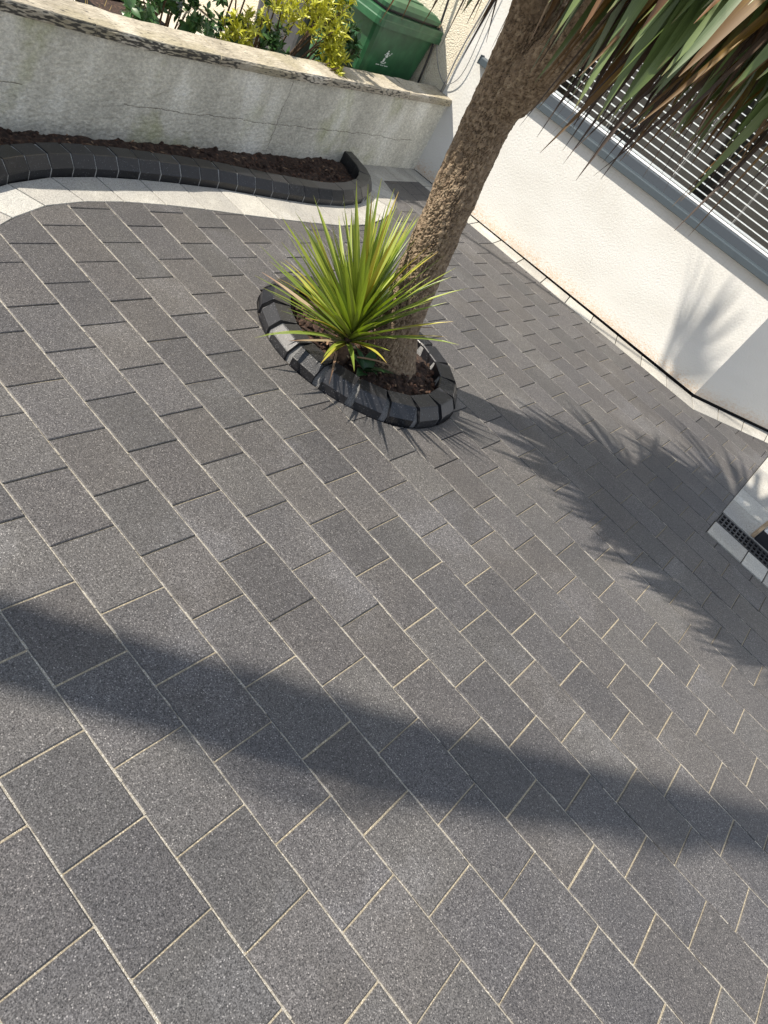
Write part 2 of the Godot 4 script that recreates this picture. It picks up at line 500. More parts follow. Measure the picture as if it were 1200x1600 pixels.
func worn_rect(w: float, d: float, r: RandomNumberGenerator) -> PackedVector2Array:
	# outline of one block round its middle, edges very slightly uneven
	var out := PackedVector2Array()
	var c := [Vector2(-w, -d) / 2, Vector2(w, -d) / 2, Vector2(w, d) / 2, Vector2(-w, d) / 2]
	for e in 4:
		var a: Vector2 = c[e]
		var b: Vector2 = c[(e + 1) % 4]
		var n := (b - a).normalized().orthogonal()
		var cut := 0.0025
		out.append(a + (b - a).normalized() * cut)
		for k in [1, 2]: out.append(a.lerp(b, k / 3.0) - n * r.randf_range(-0.0004, 0.0007))
		out.append(b - (b - a).normalized() * cut)
	return out

func build_paving() -> void:
	edge_line = catmull(edge_raw, false, 5)
	kerb_line = catmull(kerb_raw, false, 6)
	ring_line = catmull(ring_raw, true, 5)
	var outline := PackedVector2Array([Vector2(-1.80, 2.9)])
	for p in edge_line: outline.append(p)
	for p in [Vector2(-2.53, -4.08), Vector2(-2.61, -4.16), Vector2(-2.79, -4.227), Vector2(-2.83, -4.74), Vector2(-0.082, -4.985), Vector2(0.517, -5.64), Vector2(0.522, -3.488), Vector2(3.6, -3.53), Vector2(3.6, 2.9)]: outline.append(p)
	if Geometry2D.is_polygon_clockwise(outline): outline.reverse()
	var ring_poly := PackedVector2Array(ring_line)
	if Geometry2D.is_polygon_clockwise(ring_poly): ring_poly.reverse()
	var shapes := []    # [polygon, middle, full?, screen area]
	for r in range(-15, 29):
		var shift := rng.randf_range(-0.006, 0.006)
		for k in range(-13, 18):
			var u0: float = (k + 0.5 * (abs(r) % 2)) * BLOCK + shift
			var g := 0.0016 + rng.randf_range(-0.0004, 0.0006)
			var h := 0.0021 + rng.randf_range(-0.0004, 0.0005)
			var x0: float = u0 + g
			var x1: float = u0 + BLOCK - g
			var z0 := -(r + 1) * COURSE + h
			var z1 := -r * COURSE - h
			var mid := Vector2(x0 + x1, z0 + z1) / 2
			var rect := PackedVector2Array([Vector2(x0, z0), Vector2(x1, z0), Vector2(x1, z1), Vector2(x0, z1)])
			if Geometry2D.is_polygon_clockwise(rect): rect.reverse()
			var inside := Geometry2D.intersect_polygons(rect, outline)
			for q in inside:
				var cut := Geometry2D.clip_polygons(q, ring_poly)
				for s in cut:
					if Geometry2D.is_polygon_clockwise(s) and cut.size() > 1: continue
					var a := area_of(s)
					if a < 0.0006: continue
					shapes.append([s, mid, a > (x1 - x0) * (z1 - z0) * 0.999, seen_area(s), r])
	shapes.sort_custom(func(a, b): return a[3] > b[3])
	var drive := base("driveway")
	tag(drive, "", "", "", "structure")
	var whole := []
	for k in 10:
		var st := begin()
		slab(st, worn_rect(BLOCK - 0.0034, COURSE - 0.0042, rng), 0.0, -0.05, rng.randf_range(0.0022, 0.0032))
		whole.append(done(st))
	var rest := [begin(), begin(), begin(), begin()]
	var n := 0
	for s in shapes:
		var level := rng.randf_range(-0.0009, 0.0009)
		var tilt := Vector2(rng.randf_range(-0.004, 0.004), rng.randf_range(-0.004, 0.004))
		var mat := rng.randi() % 8
		if n < 298 and s[3] > 0:
			var o: MeshInstance3D
			if s[2]:
				o = obj("paver", whole[rng.randi() % 10], M.paver[mat], drive, Vector3(s[1].x, level, s[1].y))
				o.rotation = Vector3(-tilt.y, 0 if rng.randf() < 0.5 else PI, tilt.x)
			else:
				var st := begin()
				var local := PackedVector2Array()
				for p in s[0]: local.append(p - s[1])
				slab(st, local, 0.0, -0.05, 0.0022)
				o = obj("paver", done(st), M.paver[mat], drive, Vector3(s[1].x, level, s[1].y))
			n += 1
		else:
			slab(rest[mat % 4], s[0], level, -0.05, 0.0024, tilt * 0.6, s[1])
	for k in 4: tag(obj("paver_field", done(rest[k]), M.paver[k * 2 + (k % 2)], drive), "", "", "", "stuff")
	# bed under the pavers and the sand brushed into the joints
	var st := begin()
	var bed := outline
	var idx := Geometry2D.triangulate_polygon(bed)
	for k in range(0, idx.size(), 3):
		var a := Vector3(bed[idx[k]].x, -0.0075, bed[idx[k]].y)
		var b := Vector3(bed[idx[k + 1]].x, -0.0075, bed[idx[k + 1]].y)
		var c := Vector3(bed[idx[k + 2]].x, -0.0075, bed[idx[k + 2]].y)
		if (b - a).cross(c - a).y > 0: tri(st, a, b, c)
		else: tri(st, a, c, b)
	obj("joint_bed", done(st), M.dark_joint, drive)
	st = begin()
	var fill := begin()
	var nz := FastNoiseLite.new()
	nz.seed = 77
	nz.frequency = 1.1
	for r in range(-14, 29):
		var z := -r * COURSE
		var x := -3.0
		while x < 3.4:
			var step := 0.03
			var y := -0.0028 - 0.0026 * clampf(0.3 + 1.5 * nz.get_noise_2d(x * 11.0, z * 9.0), -0.4, 1.0)
			if Geometry2D.is_point_in_polygon(Vector2(x, z), outline) and Geometry2D.is_point_in_polygon(Vector2(x + step, z), outline) and not Geometry2D.is_point_in_polygon(Vector2(x, z), ring_poly) and not Geometry2D.is_point_in_polygon(Vector2(x + step, z), ring_poly):
				quad(st, Vector3(x, y, z + 0.0032), Vector3(x + step, y, z + 0.0032), Vector3(x + step, y, z - 0.0032), Vector3(x, y, z - 0.0032))
			x += step
	for s in shapes:
		# cross joints: well filled with sand near the viewer, open elsewhere
		if not s[2]: continue
		var m: Vector2 = s[1]
		var x: float = m.x + BLOCK / 2
		var full := nz.get_noise_2d(m.x * 0.9, m.y * 0.9) * 0.6 + (m.y + 1.3) * 0.4 + (m.x + 0.3) * 0.7
		var y := -0.0030 - 0.0014 * nz.get_noise_2d(m.x * 40.0, m.y * 40.0) if full > 0.1 else -0.0050
		quad(fill, Vector3(x - 0.003, y, m.y + 0.098), Vector3(x + 0.003, y, m.y + 0.098), Vector3(x + 0.003, y, m.y - 0.098), Vector3(x - 0.003, y, m.y - 0.098))
	tag(obj("jointing_sand", done(st), M.pale_sand, drive), "", "", "", "stuff")
	tag(obj("jointing_sand", done(fill), M.sand, drive), "", "", "", "stuff")

func pale_piece(parent: Node, q: Array, k: int, top := 0.001) -> void:
	# q: four corners, shrunk a little for the joint
	var mid := Vector2.ZERO
	for p in q: mid += p
	mid /= q.size()
	var local := PackedVector2Array()
	for p in q:
		var d: Vector2 = p - mid
		local.append(d - d.normalized() * 0.0045)
	var st := begin()
	slab(st, local, 0.0, -0.05, 0.0018)
	obj("paver", done(st), M.pale[k % 4], parent, Vector3(mid.x, top + rng.randf_range(-0.0006, 0.0006), mid.y))

func nearest(line: Array, p: Vector2) -> Vector2:
	var best := Vector2.ZERO
	var far := 1e9
	for i in line.size() - 1:
		var q := Geometry2D.get_closest_point_to_segment(p, line[i], line[i + 1])
		if q.distance_to(p) < far: far = q.distance_to(p); best = q
	return best

func build_border() -> void:
	var b := base("border_paving")
	tag(b, "", "", "", "structure")
	var bed := begin()
	# the bed edge: a soldier course between the kerb and the charcoal paving
	var short := []
	for p in kerb_line:
		short.append(p)
		if p.y < -3.80: break
	var ks := resample(short, 0.245, false)
	for i in ks.size() - 1:
		# joints are cut a little askew of the kerb, as laid
		var lean := Vector2(0, -0.03)
		var a: Vector2 = ks[i]
		var d: Vector2 = ks[i + 1]
		var a2 := nearest(edge_line, a + lean)
		var d2 := nearest(edge_line, d + lean)
		pale_piece(b, [a, d, d2, a2], rng.randi())
		quad(bed, Vector3(a.x, -0.006, a.y), Vector3(a2.x, -0.006, a2.y), Vector3(d2.x, -0.006, d2.y), Vector3(d.x, -0.006, d.y))
	# round the end of the kerb and along the garden wall
	var last: Vector2 = ks[ks.size() - 1]
	var turn := [[last, nearest(edge_line, last + Vector2(0, -0.03))], [Vector2(-2.66, -3.90), Vector2(-2.53, -4.08)], [Vector2(-2.78, -3.975), Vector2(-2.61, -4.16)], [Vector2(-2.98, -4.03), Vector2(-2.79, -4.227)], [Vector2(wall_x(-4.45), -4.45), Vector2(-2.808, -4.45)], [Vector2(wall_x(-4.72), -4.72), Vector2(-2.83, -4.735)]]
	for i in turn.size() - 1:
		pale_piece(b, [turn[i][0], turn[i + 1][0], turn[i + 1][1], turn[i][1]], rng.randi())
		var a: Vector2 = turn[i][0]
		var d: Vector2 = turn[i + 1][0]
		var a2: Vector2 = turn[i][1]
		var d2: Vector2 = turn[i + 1][1]
		quad(bed, Vector3(a.x, -0.006, a.y), Vector3(a2.x, -0.006, a2.y), Vector3(d2.x, -0.006, d2.y), Vector3(d.x, -0.006, d.y))
	# along the house wall
	var from := Vector2(-3.03, house_z(-3.03) + 0.006)
	var to := corner + Vector2(0, 0.006)
	var inner_from := Vector2(-3.02, -4.725)
	var inner_to := Vector2(-0.082, -4.985)
	var count := 12
	for i in count:
		var t0 := float(i) / count
		var t1 := float(i + 1) / count
		pale_piece(b, [from.lerp(to, t0), from.lerp(to, t1), inner_from.lerp(inner_to, t1), inner_from.lerp(inner_to, t0)], rng.randi())
	var e2 := Vector2(0.60, -6.018)
	var i2 := Vector2(0.60, -5.73)
	for i in 4:
		var t0 := float(i) / 4
		var t1 := float(i + 1) / 4
		pale_piece(b, [to.lerp(e2, t0), to.lerp(e2, t1), inner_to.lerp(i2, t1), inner_to.lerp(i2, t0)], rng.randi())
	for q in [[from, to, inner_to, inner_from], [to, e2, i2, inner_to]]:
		quad(bed, Vector3(q[0].x, -0.006, q[0].y), Vector3(q[3].x, -0.006, q[3].y), Vector3(q[2].x, -0.006, q[2].y), Vector3(q[1].x, -0.006, q[1].y))
	obj("joint_bed", done(bed), M.dark_joint, b)
	# doorstep
	var ds := base("doorstep_paving")
	tag(ds, "", "", "", "structure")
	var zs := [-3.872, -4.142, -4.41, -4.67, -4.98, -5.28, -5.58]
	for i in zs.size() - 1:
		for x in [0.519, 0.975, 1.43]:
			pale_piece(ds, [Vector2(x, zs[i]), Vector2(x + 0.454, zs[i]), Vector2(x + 0.454, zs[i + 1]), Vector2(x, zs[i + 1])], rng.randi(), 0.003)
	var xs := [0.524, 0.762, 0.905, 1.145, 1.385, 1.625, 1.865]
	for i in xs.size() - 1:
		pale_piece(ds, [Vector2(xs[i], -3.493), Vector2(xs[i + 1], -3.5), Vector2(xs[i + 1], -3.69), Vector2(xs[i], -3.69)], i + 1, 0.003)
	var st := begin()
	quad(st, Vector3(0.517, -0.006, -3.87), Vector3(1.9, -0.006, -3.87), Vector3(1.9, -0.006, -5.6), Vector3(0.517, -0.006, -5.6))
	quad(st, Vector3(0.522, -0.006, -3.49), Vector3(1.9, -0.006, -3.49), Vector3(1.9, -0.006, -3.69), Vector3(0.522, -0.006, -3.69))
	obj("joint_bed", done(st), M.dark_joint, ds)
	# drain channel
	var dr := base("drain_channel", Vector3(0.522, 0, -3.78))
	tag(dr, "black slotted drain channel set between pale paving strips at the doorstep", "drain")
	var ch := begin()
	box(ch, Vector3(0.69, -0.045, 0), Vector3(1.38, 0.01, 0.17), 0.001)
	for s in [-1.0, 1.0]: box(ch, Vector3(0.69, -0.022, s * 0.0835), Vector3(1.38, 0.045, 0.008), 0.001)
	box(ch, Vector3(0.002, -0.022, 0), Vector3(0.006, 0.04, 0.155), 0.001)
	obj("channel", done(ch), M.black_plastic, dr)
	for k in 2:
		var g := begin()
		var x0 := 0.008 + k * 0.69
		for z in [-0.074, -0.026, 0.026, 0.074]: box(g, Vector3(x0 + 0.34, -0.003, z), Vector3(0.675, 0.01, 0.013 if abs(z) > 0.05 else 0.011), 0.002)
		for i in 24: box(g, Vector3(x0 + 0.006 + i * 0.0289, -0.005, 0), Vector3(0.010, 0.012, 0.14), 0.002)
		obj("grate", done(g), M.grate, dr)

# ------------------------------------------------------------------ kerbs
func kerb_block(w_out: float, w_in: float, depth := 0.122, h := 0.084) -> ArrayMesh:
	# outer face towards +z (local), splayed top edge; a block is w wide along x
	var prof := [Vector2(0, -0.05), Vector2(0, 0.037), Vector2(0.003, 0.041), Vector2(0.036, h - 0.003), Vector2(0.041, h), Vector2(depth - 0.004, h), Vector2(depth, h - 0.004), Vector2(depth, -0.05)]
	var st := begin()
	var L := []
	var R := []
	for p in prof:
		var w: float = lerpf(w_out, w_in, p.x / depth) / 2.0
		var j := 0.0015
		L.append(Vector3(-w + rng.randf_range(0, j), p.y + rng.randf_range(-0.0006, 0.0006), -p.x))
		R.append(Vector3(w - rng.randf_range(0, j), p.y + rng.randf_range(-0.0006, 0.0006), -p.x))
	for i in prof.size() - 1: quad(st, L[i], R[i], R[i + 1], L[i + 1])
	for i in range(1, prof.size() - 1):
		tri(st, L[0], L[i], L[i + 1])
		tri(st, R[0], R[i + 1], R[i])
	return done(st)

func kerb_run(parent: Node, line: Array, closed: bool, pitch: float, w_out: float, w_in: float, inside: float, mortar: Material, proud: float) -> void:
	# blocks along the line of the outer foot; `inside` is +1 when the bed lies to the left of travel
	var pts := resample(line, pitch, closed)
	var n := pts.size()
	var meshes := []
	for k in 5: meshes.append(kerb_block(w_out, w_in))
	var count := n if closed else n - 1
	for i in count:
		var a: Vector2 = pts[i]
		var b: Vector2 = pts[(i + 1) % n]
		var t := (b - a).normalized()
		var out := Vector2(t.y, -t.x) * inside
		var mid := (a + b) / 2
		var o := obj("kerb_block", meshes[rng.randi() % 5], M.kerb[rng.randi() % 4], parent, Vector3(mid.x, rng.randf_range(-0.0015, 0.0015), mid.y))
		o.rotation = Vector3(rng.randf_range(-0.012, 0.012), atan2(out.x, out.y) + rng.randf_range(-0.012, 0.012), 0)
	# mortar bedded between and behind the blocks
	var fine := resample(line, pitch / 3.0, closed)
	var m := fine.size()
	var prof := [Vector2(0.005, -0.04), Vector2(0.005, 0.034), Vector2(0.043, 0.079), Vector2(0.117, 0.080), Vector2(0.1195, -0.04)]
	var st := begin(true)
	var rows := []
	for i in m:
		var a: Vector2 = fine[(i - 1 + m) % m] if closed or i > 0 else fine[0]
		var b: Vector2 = fine[(i + 1) % m] if closed or i < m - 1 else fine[m - 1]
		var t := (b - a).normalized()
		var inn := Vector2(-t.y, t.x) * inside
		var row := []
		for p in prof:
			var q: Vector2 = fine[i] + inn * (p.x - proud + rng.randf_range(-0.001, 0.001))
			row.append(Vector3(q.x, p.y + (min(proud, 0.0) if p.y > 0 else 0.0) + rng.randf_range(-0.001, 0.001), q.y))
		rows.append(row)
	for i in (m if closed else m - 1):
		var r0: Array = rows[i]
		var r1: Array = rows[(i + 1) % m]
		for k in prof.size() - 1:
			if inside > 0: quad(st, r0[k], r0[k + 1], r1[k + 1], r1[k])
			else: quad(st, r0[k], r1[k], r1[k + 1], r0[k + 1])
	obj("mortar", done(st), mortar, parent)

func inset(line: Array, d: float, closed: bool, inside: float) -> Array:
	var out := []
	var n := line.size()
	for i in n:
		var a: Vector2 = line[(i - 1 + n) % n] if closed or i > 0 else line[0]
		var b: Vector2 = line[(i + 1) % n] if closed or i < n - 1 else line[n - 1]
		var t := (b - a).normalized()
		out.append(line[i] + Vector2(-t.y, t.x) * inside * d)
	return out

func clods(poly: PackedVector2Array, lo: Vector2, hi: Vector2, count: int, level: Callable, big: float) -> ArrayMesh:
	var st := begin()
	var made := 0
	while made < count:
		var p := Vector2(rng.randf_range(lo.x, hi.x), rng.randf_range(lo.y, hi.y))
		if not Geometry2D.is_point_in_polygon(p, poly): continue
		made += 1
		var r := big * pow(rng.randf(), 2.2) + 0.004
		var c := Vector3(p.x, level.call(p) + r * 0.3, p.y)
		var rows := []
		for i in 4:
			var row := []
			for k in 6:
				var a := TAU * k / 6 + i * 0.5
				var q: float = [0.35, 1.0, 0.85, 0.25][i] * rng.randf_range(0.75, 1.2)
				row.append(c + Vector3(cos(a) * q, [-0.7, -0.2, 0.45, 0.85][i] * rng.randf_range(0.8, 1.1), sin(a) * q) * r)
			rows.append(row)
		for i in 3:
			for k in 6: quad(st, rows[i][(k + 1) % 6], rows[i][k], rows[i + 1][k], rows[i + 1][(k + 1) % 6])
		for k in range(1, 5): tri(st, rows[3][0], rows[3][k + 1], rows[3][k])
	return done(st)

func soil_sheet(poly: PackedVector2Array, lo: Vector2, hi: Vector2, step: float, level: Callable) -> ArrayMesh:
	var st := begin(true)
	var nx := int((hi.x - lo.x) / step)
	var nz := int((hi.y - lo.y) / step)
	var P := {}
	for i in nx + 1:
		for j in nz + 1:
			var p := Vector2(lo.x + i * step, lo.y + j * step)
			P[Vector2i(i, j)] = [Vector3(p.x, level.call(p), p.y), Geometry2D.is_point_in_polygon(p, poly)]
	for i in nx:
		for j in nz:
			var a: Array = P[Vector2i(i, j)]
			var b: Array = P[Vector2i(i + 1, j)]
			var c: Array = P[Vector2i(i + 1, j + 1)]
			var d: Array = P[Vector2i(i, j + 1)]
			if a[1] and b[1] and c[1] and d[1]: quad(st, a[0], d[0], c[0], b[0])
	return done(st)

func build_beds() -> void:
	var k := base("bed_kerb")
	tag(k, "long curved edging of black kerb blocks along the flower bed below the garden wall", "kerb edging")
	kerb_run(k, kerb_line, false, 0.122, 0.1160, 0.1160, -1.0, M.light_mortar, 0.003)
	var r := base("planter_ring")
	tag(r, "round planter edging of black splayed kerb blocks around the tree", "planter ring")
	kerb_run(r, ring_line, true, 0.168, 0.128, 0.124, -1.0, M.mortar, -0.009)
	var n := FastNoiseLite.new()
	n.seed = 9
	n.frequency = 9.0
	n.fractal_octaves = 4
	var lump := func(p: Vector2) -> float: return n.get_noise_2d(p.x, p.y) * 0.022
	# soil of the long bed
	var poly := PackedVector2Array(inset(kerb_line, 0.105, false, -1.0))
	poly.append(Vector2(wall_x(-4.05) - 0.03, -4.02)); poly.append(Vector2(wall_x(0.9) - 0.03, 0.9))
	var s := obj("bed_soil", soil_sheet(poly, Vector2(-3.06, -4.05), Vector2(-1.95, 0.9), 0.018, func(p: Vector2) -> float: return 0.004 + lump.call(p) + 0.006 * smoothstep(0.14, 0.0, p.x - wall_x(p.y))), M.soil)
	tag(s, "", "", "", "structure")
	var bed_level := func(p: Vector2) -> float: return 0.004 + lump.call(p)
	tag(obj("soil_clods", clods(poly, Vector2(-3.0, -4.0), Vector2(-2.3, -0.9), 700, bed_level, 0.014), M.soil, s), "", "", "", "stuff")
	tag(obj("soil_crumbs", clods(poly, Vector2(-3.0, -4.0), Vector2(-2.3, -0.9), 260, bed_level, 0.008), M.dry_soil, s), "", "", "", "stuff")
	poly = PackedVector2Array(inset(ring_line, 0.108, true, -1.0))
	var mound := func(p: Vector2) -> float: return 0.03 + lump.call(p) * 0.9 + 0.035 * smoothstep(0.3, 0.1, p.distance_to(Vector2(-1.05, -2.27)))
	s = obj("planter_soil", soil_sheet(poly, Vector2(-1.75, -2.75), Vector2(-0.62, -1.7), 0.012, mound), M.soil)
	tag(s, "", "", "", "structure")
	tag(obj("soil_clods", clods(poly, Vector2(-1.7, -2.7), Vector2(-0.7, -1.75), 420, mound, 0.018), M.soil, s), "", "", "", "stuff")
	tag(obj("soil_crumbs", clods(poly, Vector2(-1.7, -2.7), Vector2(-0.7, -1.75), 300, mound, 0.012), M.dry_soil, s), "", "", "", "stuff")

# ------------------------------------------------------------------ walls and buildings
func streak_image(w: int, h: int, seed_: int, base_c: Color, dark: Color, green: Color, pale: Color) -> Image:
	var a := FastNoiseLite.new(); a.seed = seed_; a.frequency = 0.012; a.fractal_octaves = 5
	var b := FastNoiseLite.new(); b.seed = seed_ + 1; b.frequency = 0.06; b.fractal_octaves = 4
	var g := FastNoiseLite.new(); g.seed = seed_ + 2; g.frequency = 0.006; g.fractal_octaves = 3
	var im := Image.create(w, h, false, Image.FORMAT_RGB8)
	for y in h:
		for x in w:
			var s := a.get_noise_2d(x * 1.0, y * 0.22)
			var f := b.get_noise_2d(x * 1.0, y * 0.7)
			var m := g.get_noise_2d(x * 1.0, y * 0.45)
			var c := base_c.lerp(dark, clampf(0.2 + s * 0.75 + f * 0.45, 0, 0.8))
			c = c.lerp(green, clampf((m - 0.12) * 2.2 + f * 0.3, 0, 0.7))
			c = c.lerp(pale, clampf((-s - 0.12) * 2.2 + f * 0.4, 0, 0.8))
			var grit := float(hash(Vector2i(x, y + seed_)) % 1000) / 1000.0 - 0.5 + 0.8 * b.get_noise_2d(x * 2.7 + 50, y * 2.7)
			c = Color(c.r * (1.0 + grit * 0.16), c.g * (1.0 + grit * 0.16), c.b * (1.0 + grit * 0.16))
			im.set_pixel(x, y, c)
	return im

func wall_top(z: float) -> float:
	var zs := [-5.1, -4.0, -2.95, -2.1, -1.3, 2.2]
	var ys := [0.533, 0.503, 0.472, 0.464, 0.494, 0.5]
	for i in zs.size() - 1:
		if z <= zs[i + 1]: return lerpf(ys[i], ys[i + 1], clampf((z - zs[i]) / (zs[i + 1] - zs[i]), 0, 1))
	return ys[5]

func build_garden_wall() -> void:
	var w := base("garden_wall")
	tag(w, "low weathered concrete-rendered garden wall with a stained flat coping, meeting the house", "wall")
	var im := streak_image(1600, 192, 51, Color(0.8, 0.79, 0.74), Color(0.66, 0.65, 0.605), Color(0.66, 0.665, 0.53), Color(0.88, 0.875, 0.84))
	var r := RandomNumberGenerator.new()
	r.seed = 5
	# black algae spots and soil splashes low down
	for k in 1500:
		var x := r.randi() % 1600
		var y := 191 - int(abs(r.randfn(0, 9)))
		if y < 0 or r.randf() > 0.6: continue
		for d in 1 + r.randi() % 3: im.set_pixel(clampi(x + d, 0, 1599), clampi(y, 0, 191), Color(0.2, 0.17, 0.145))
	var hgt := noise_image(512, 0.05, 5, 52)
	var m := plain(Color.WHITE, 0.92, 0.4)
	m.albedo_texture = tex(im)
	m.heightmap_enabled = true
	var hm := Image.create(1600, 192, false, Image.FORMAT_L8)
	var rough := FastNoiseLite.new(); rough.seed = 53; rough.frequency = 0.11; rough.fractal_octaves = 5
	for y in 192:
		for x in 1600: hm.set_pixel(x, y, Color.from_hsv(0, 0, clampf(0.55 + 0.5 * rough.get_noise_2d(x, y), 0, 1)))
	# hairline cracks along the block joints: real dips in the relief
	var cracks := []
	for level in [[0.47, 420, 820], [0.48, 940, 1540]]:
		var y: float = 192 * level[0]
		for x in range(level[1], level[2]):
			y += r.randf_range(-0.55, 0.55) + (192 * level[0] - y) * 0.02
			if r.randf() < 0.93: cracks.append(Vector2i(x, int(y)))
	for x0 in [330, 1190]:
		var x: float = x0
		for y in range(4 if x0 == 1190 else 90, 186 if x0 != 760 else 92):
			x += r.randf_range(-0.7, 0.7) + (x0 - x) * 0.03
			if r.randf() < 0.85: cracks.append(Vector2i(int(x), y))
	for c in cracks:
		hm.set_pixel(clampi(c.x, 0, 1599), clampi(c.y, 0, 191), Color(0, 0, 0))
		im.set_pixel(clampi(c.x, 0, 1599), clampi(c.y, 0, 191), im.get_pixel(clampi(c.x, 0, 1599), clampi(c.y, 0, 191)).lerp(Color(0.3, 0.28, 0.24), 0.6))
	m.albedo_texture = tex(im)
	m.heightmap_texture = tex(hm)
	m.heightmap_scale = 0.55
	var st := begin()
	var n := 28
	var z0 := -4.955
	var z1 := 2.2
	for i in n:
		var a := lerpf(z0, z1, float(i) / n)
		var b := lerpf(z0, z1, float(i + 1) / n)
		var xa := wall_x(a)
		var xb := wall_x(b)
		var u := float(i) / n
		var v := float(i + 1) / n
		quad_uv(st, [Vector3(xb, -0.1, b), Vector3(xa, -0.1, a), Vector3(xa, wall_top(a), a), Vector3(xb, wall_top(b), b)], [Vector2(1 - v, 1), Vector2(1 - u, 1), Vector2(1 - u, 0), Vector2(1 - v, 0)])
		quad_uv(st, [Vector3(xa - 0.15, -0.12, a), Vector3(xb - 0.15, -0.12, b), Vector3(xb - 0.15, wall_top(b), b), Vector3(xa - 0.15, wall_top(a), a)], [Vector2(u, 1), Vector2(v, 1), Vector2(v, 0), Vector2(u, 0)])
	obj("wall_body", done(st), m, w)
	# coping: cast lengths, mitred unevenly, lichen on the front edge
	var cim := streak_image(1400, 160, 61, Color(0.69, 0.66, 0.595), Color(0.53, 0.5, 0.44), Color(0.58, 0.55, 0.46), Color(0.76, 0.735, 0.68))
	var spots := FastNoiseLite.new(); spots.seed = 62; spots.frequency = 0.085; spots.fractal_octaves = 4
	var patch := FastNoiseLite.new(); patch.seed = 63; patch.frequency = 0.006
	for y in 160:
		for x in 1400:
			var front := y > 118
			var f := spots.get_noise_2d(x, y) + (0.5 if front else -0.12) * patch.get_noise_2d(x, 0) + (0.13 if front else -0.32)
			if front: f += 0.24 if x < 930 + int(60.0 * patch.get_noise_2d(x * 3.0, y)) else -0.3
			if f > 0.12: cim.set_pixel(x, y, cim.get_pixel(x, y).lerp(Color(0.22, 0.215, 0.2), clampf((f - 0.12) * 5.0, 0, 0.85)))
	var cm := plain(Color.WHITE, 0.92, 0.4)
	cm.albedo_texture = tex(cim)
	var chm := Image.create(700, 80, false, Image.FORMAT_L8)
	for y in 80:
		for x in 700: chm.set_pixel(x, y, Color.from_hsv(0, 0, clampf(0.5 + 0.5 * rough.get_noise_2d(x * 1.5 + 400, y * 1.5), 0, 1)))
	cm.heightmap_enabled = true
	cm.heightmap_texture = tex(chm)
	cm.heightmap_scale = 0.5
	var cuts := [-4.945, -4.32, -3.42, -2.5, -1.75, -0.85, 0.1, 1.1, 2.2]
	for c in cuts.size() - 1:
		var s := begin()
		var pieces := 8
		var rows := []
		for i in pieces + 1:
			var z: float = lerpf(cuts[c] + 0.0015, cuts[c + 1] - 0.0015, float(i) / pieces)
			var x := wall_x(z)
			var y := wall_top(z)
			var j := rng.randf_range(-0.003, 0.003)
			var prof := [Vector2(x + 0.024, y + 0.002), Vector2(x + 0.026 + j, y + 0.036 + j), Vector2(x + 0.016 + j, y + 0.048), Vector2(x - 0.17, y + 0.053 + j), Vector2(x - 0.176, y + 0.046), Vector2(x - 0.176, y + 0.002)]
			var row := []
			for p in prof: row.append(Vector3(p.x, p.y, z))
			rows.append(row)
		var vv := [0.99, 0.8, 0.72, 0.06, 0.02, 0.0]
		for i in pieces:
			var u0: float = 1.0 - (rows[i][0].z - z0) / (z1 - z0)
			var u1: float = 1.0 - (rows[i + 1][0].z - z0) / (z1 - z0)
			for k in 5:
				quad_uv(s, [rows[i + 1][k], rows[i][k], rows[i][k + 1], rows[i + 1][k + 1]], [Vector2(u1, vv[k]), Vector2(u0, vv[k]), Vector2(u0, vv[k + 1]), Vector2(u1, vv[k + 1])])
			quad_uv(s, [rows[i + 1][5], rows[i][5], rows[i][0], rows[i + 1][0]], [Vector2(u1, 0.9), Vector2(u0, 0.9), Vector2(u0, 0.99), Vector2(u1, 0.99)])
		for e in [0, pieces]:
			var q: Array = rows[e]
			for k in range(1, 5):
				for p in ([q[0], q[k + 1], q[k]] if e == pieces else [q[0], q[k], q[k + 1]]):
					s.set_uv(Vector2(0.3, 0.5)); s.add_vertex(p)
		obj("coping_slab", done(s), cm, w)

func holed(st: SurfaceTool, xs: Array, ys: Array, z: float, thick: float, foot: float) -> void:
	# `foot` is the height of the lower edge at the left; it rises to ys[0] at the right
	var low := func(x: float) -> float: return lerpf(foot, ys[0], (x - xs[0]) / (xs[3] - xs[0]))
	# a wall with one opening: xs = left, hole left, hole right, right; likewise ys
	for i in 3:
		for j in 3:
			if i == 1 and j == 1: continue
			var y0: float = low.call(xs[i]) if j == 0 else ys[j]
			var y1: float = low.call(xs[i + 1]) if j == 0 else ys[j]
			quad(st, Vector3(xs[i], y0, z), Vector3(xs[i + 1], y1, z), Vector3(xs[i + 1], ys[j + 1], z), Vector3(xs[i], ys[j + 1], z))
			quad(st, Vector3(xs[i + 1], y1, z - thick), Vector3(xs[i], y0, z - thick), Vector3(xs[i], ys[j + 1], z - thick), Vector3(xs[i + 1], ys[j + 1], z - thick))
	var a := Vector3(xs[1], ys[1], z)
	var b := Vector3(xs[2], ys[1], z)
	var c := Vector3(xs[2], ys[2], z)
	var d := Vector3(xs[1], ys[2], z)
	var back := Vector3(0, 0, -thick)
	quad(st, a, a + back, b + back, b); quad(st, b, b + back, c + back, c); quad(st, c, c + back, d + back, d); quad(st, d, d + back, a + back, a)
	# outer edges
	a = Vector3(xs[0], foot, z); b = Vector3(xs[3], ys[0], z); c = Vector3(xs[3], ys[3], z); d = Vector3(xs[0], ys[3], z)
	quad(st, a, b, b + back, a + back); quad(st, c, d, d + back, c + back); quad(st, d, a, a + back, d + back); quad(st, b, c, c + back, b + back)

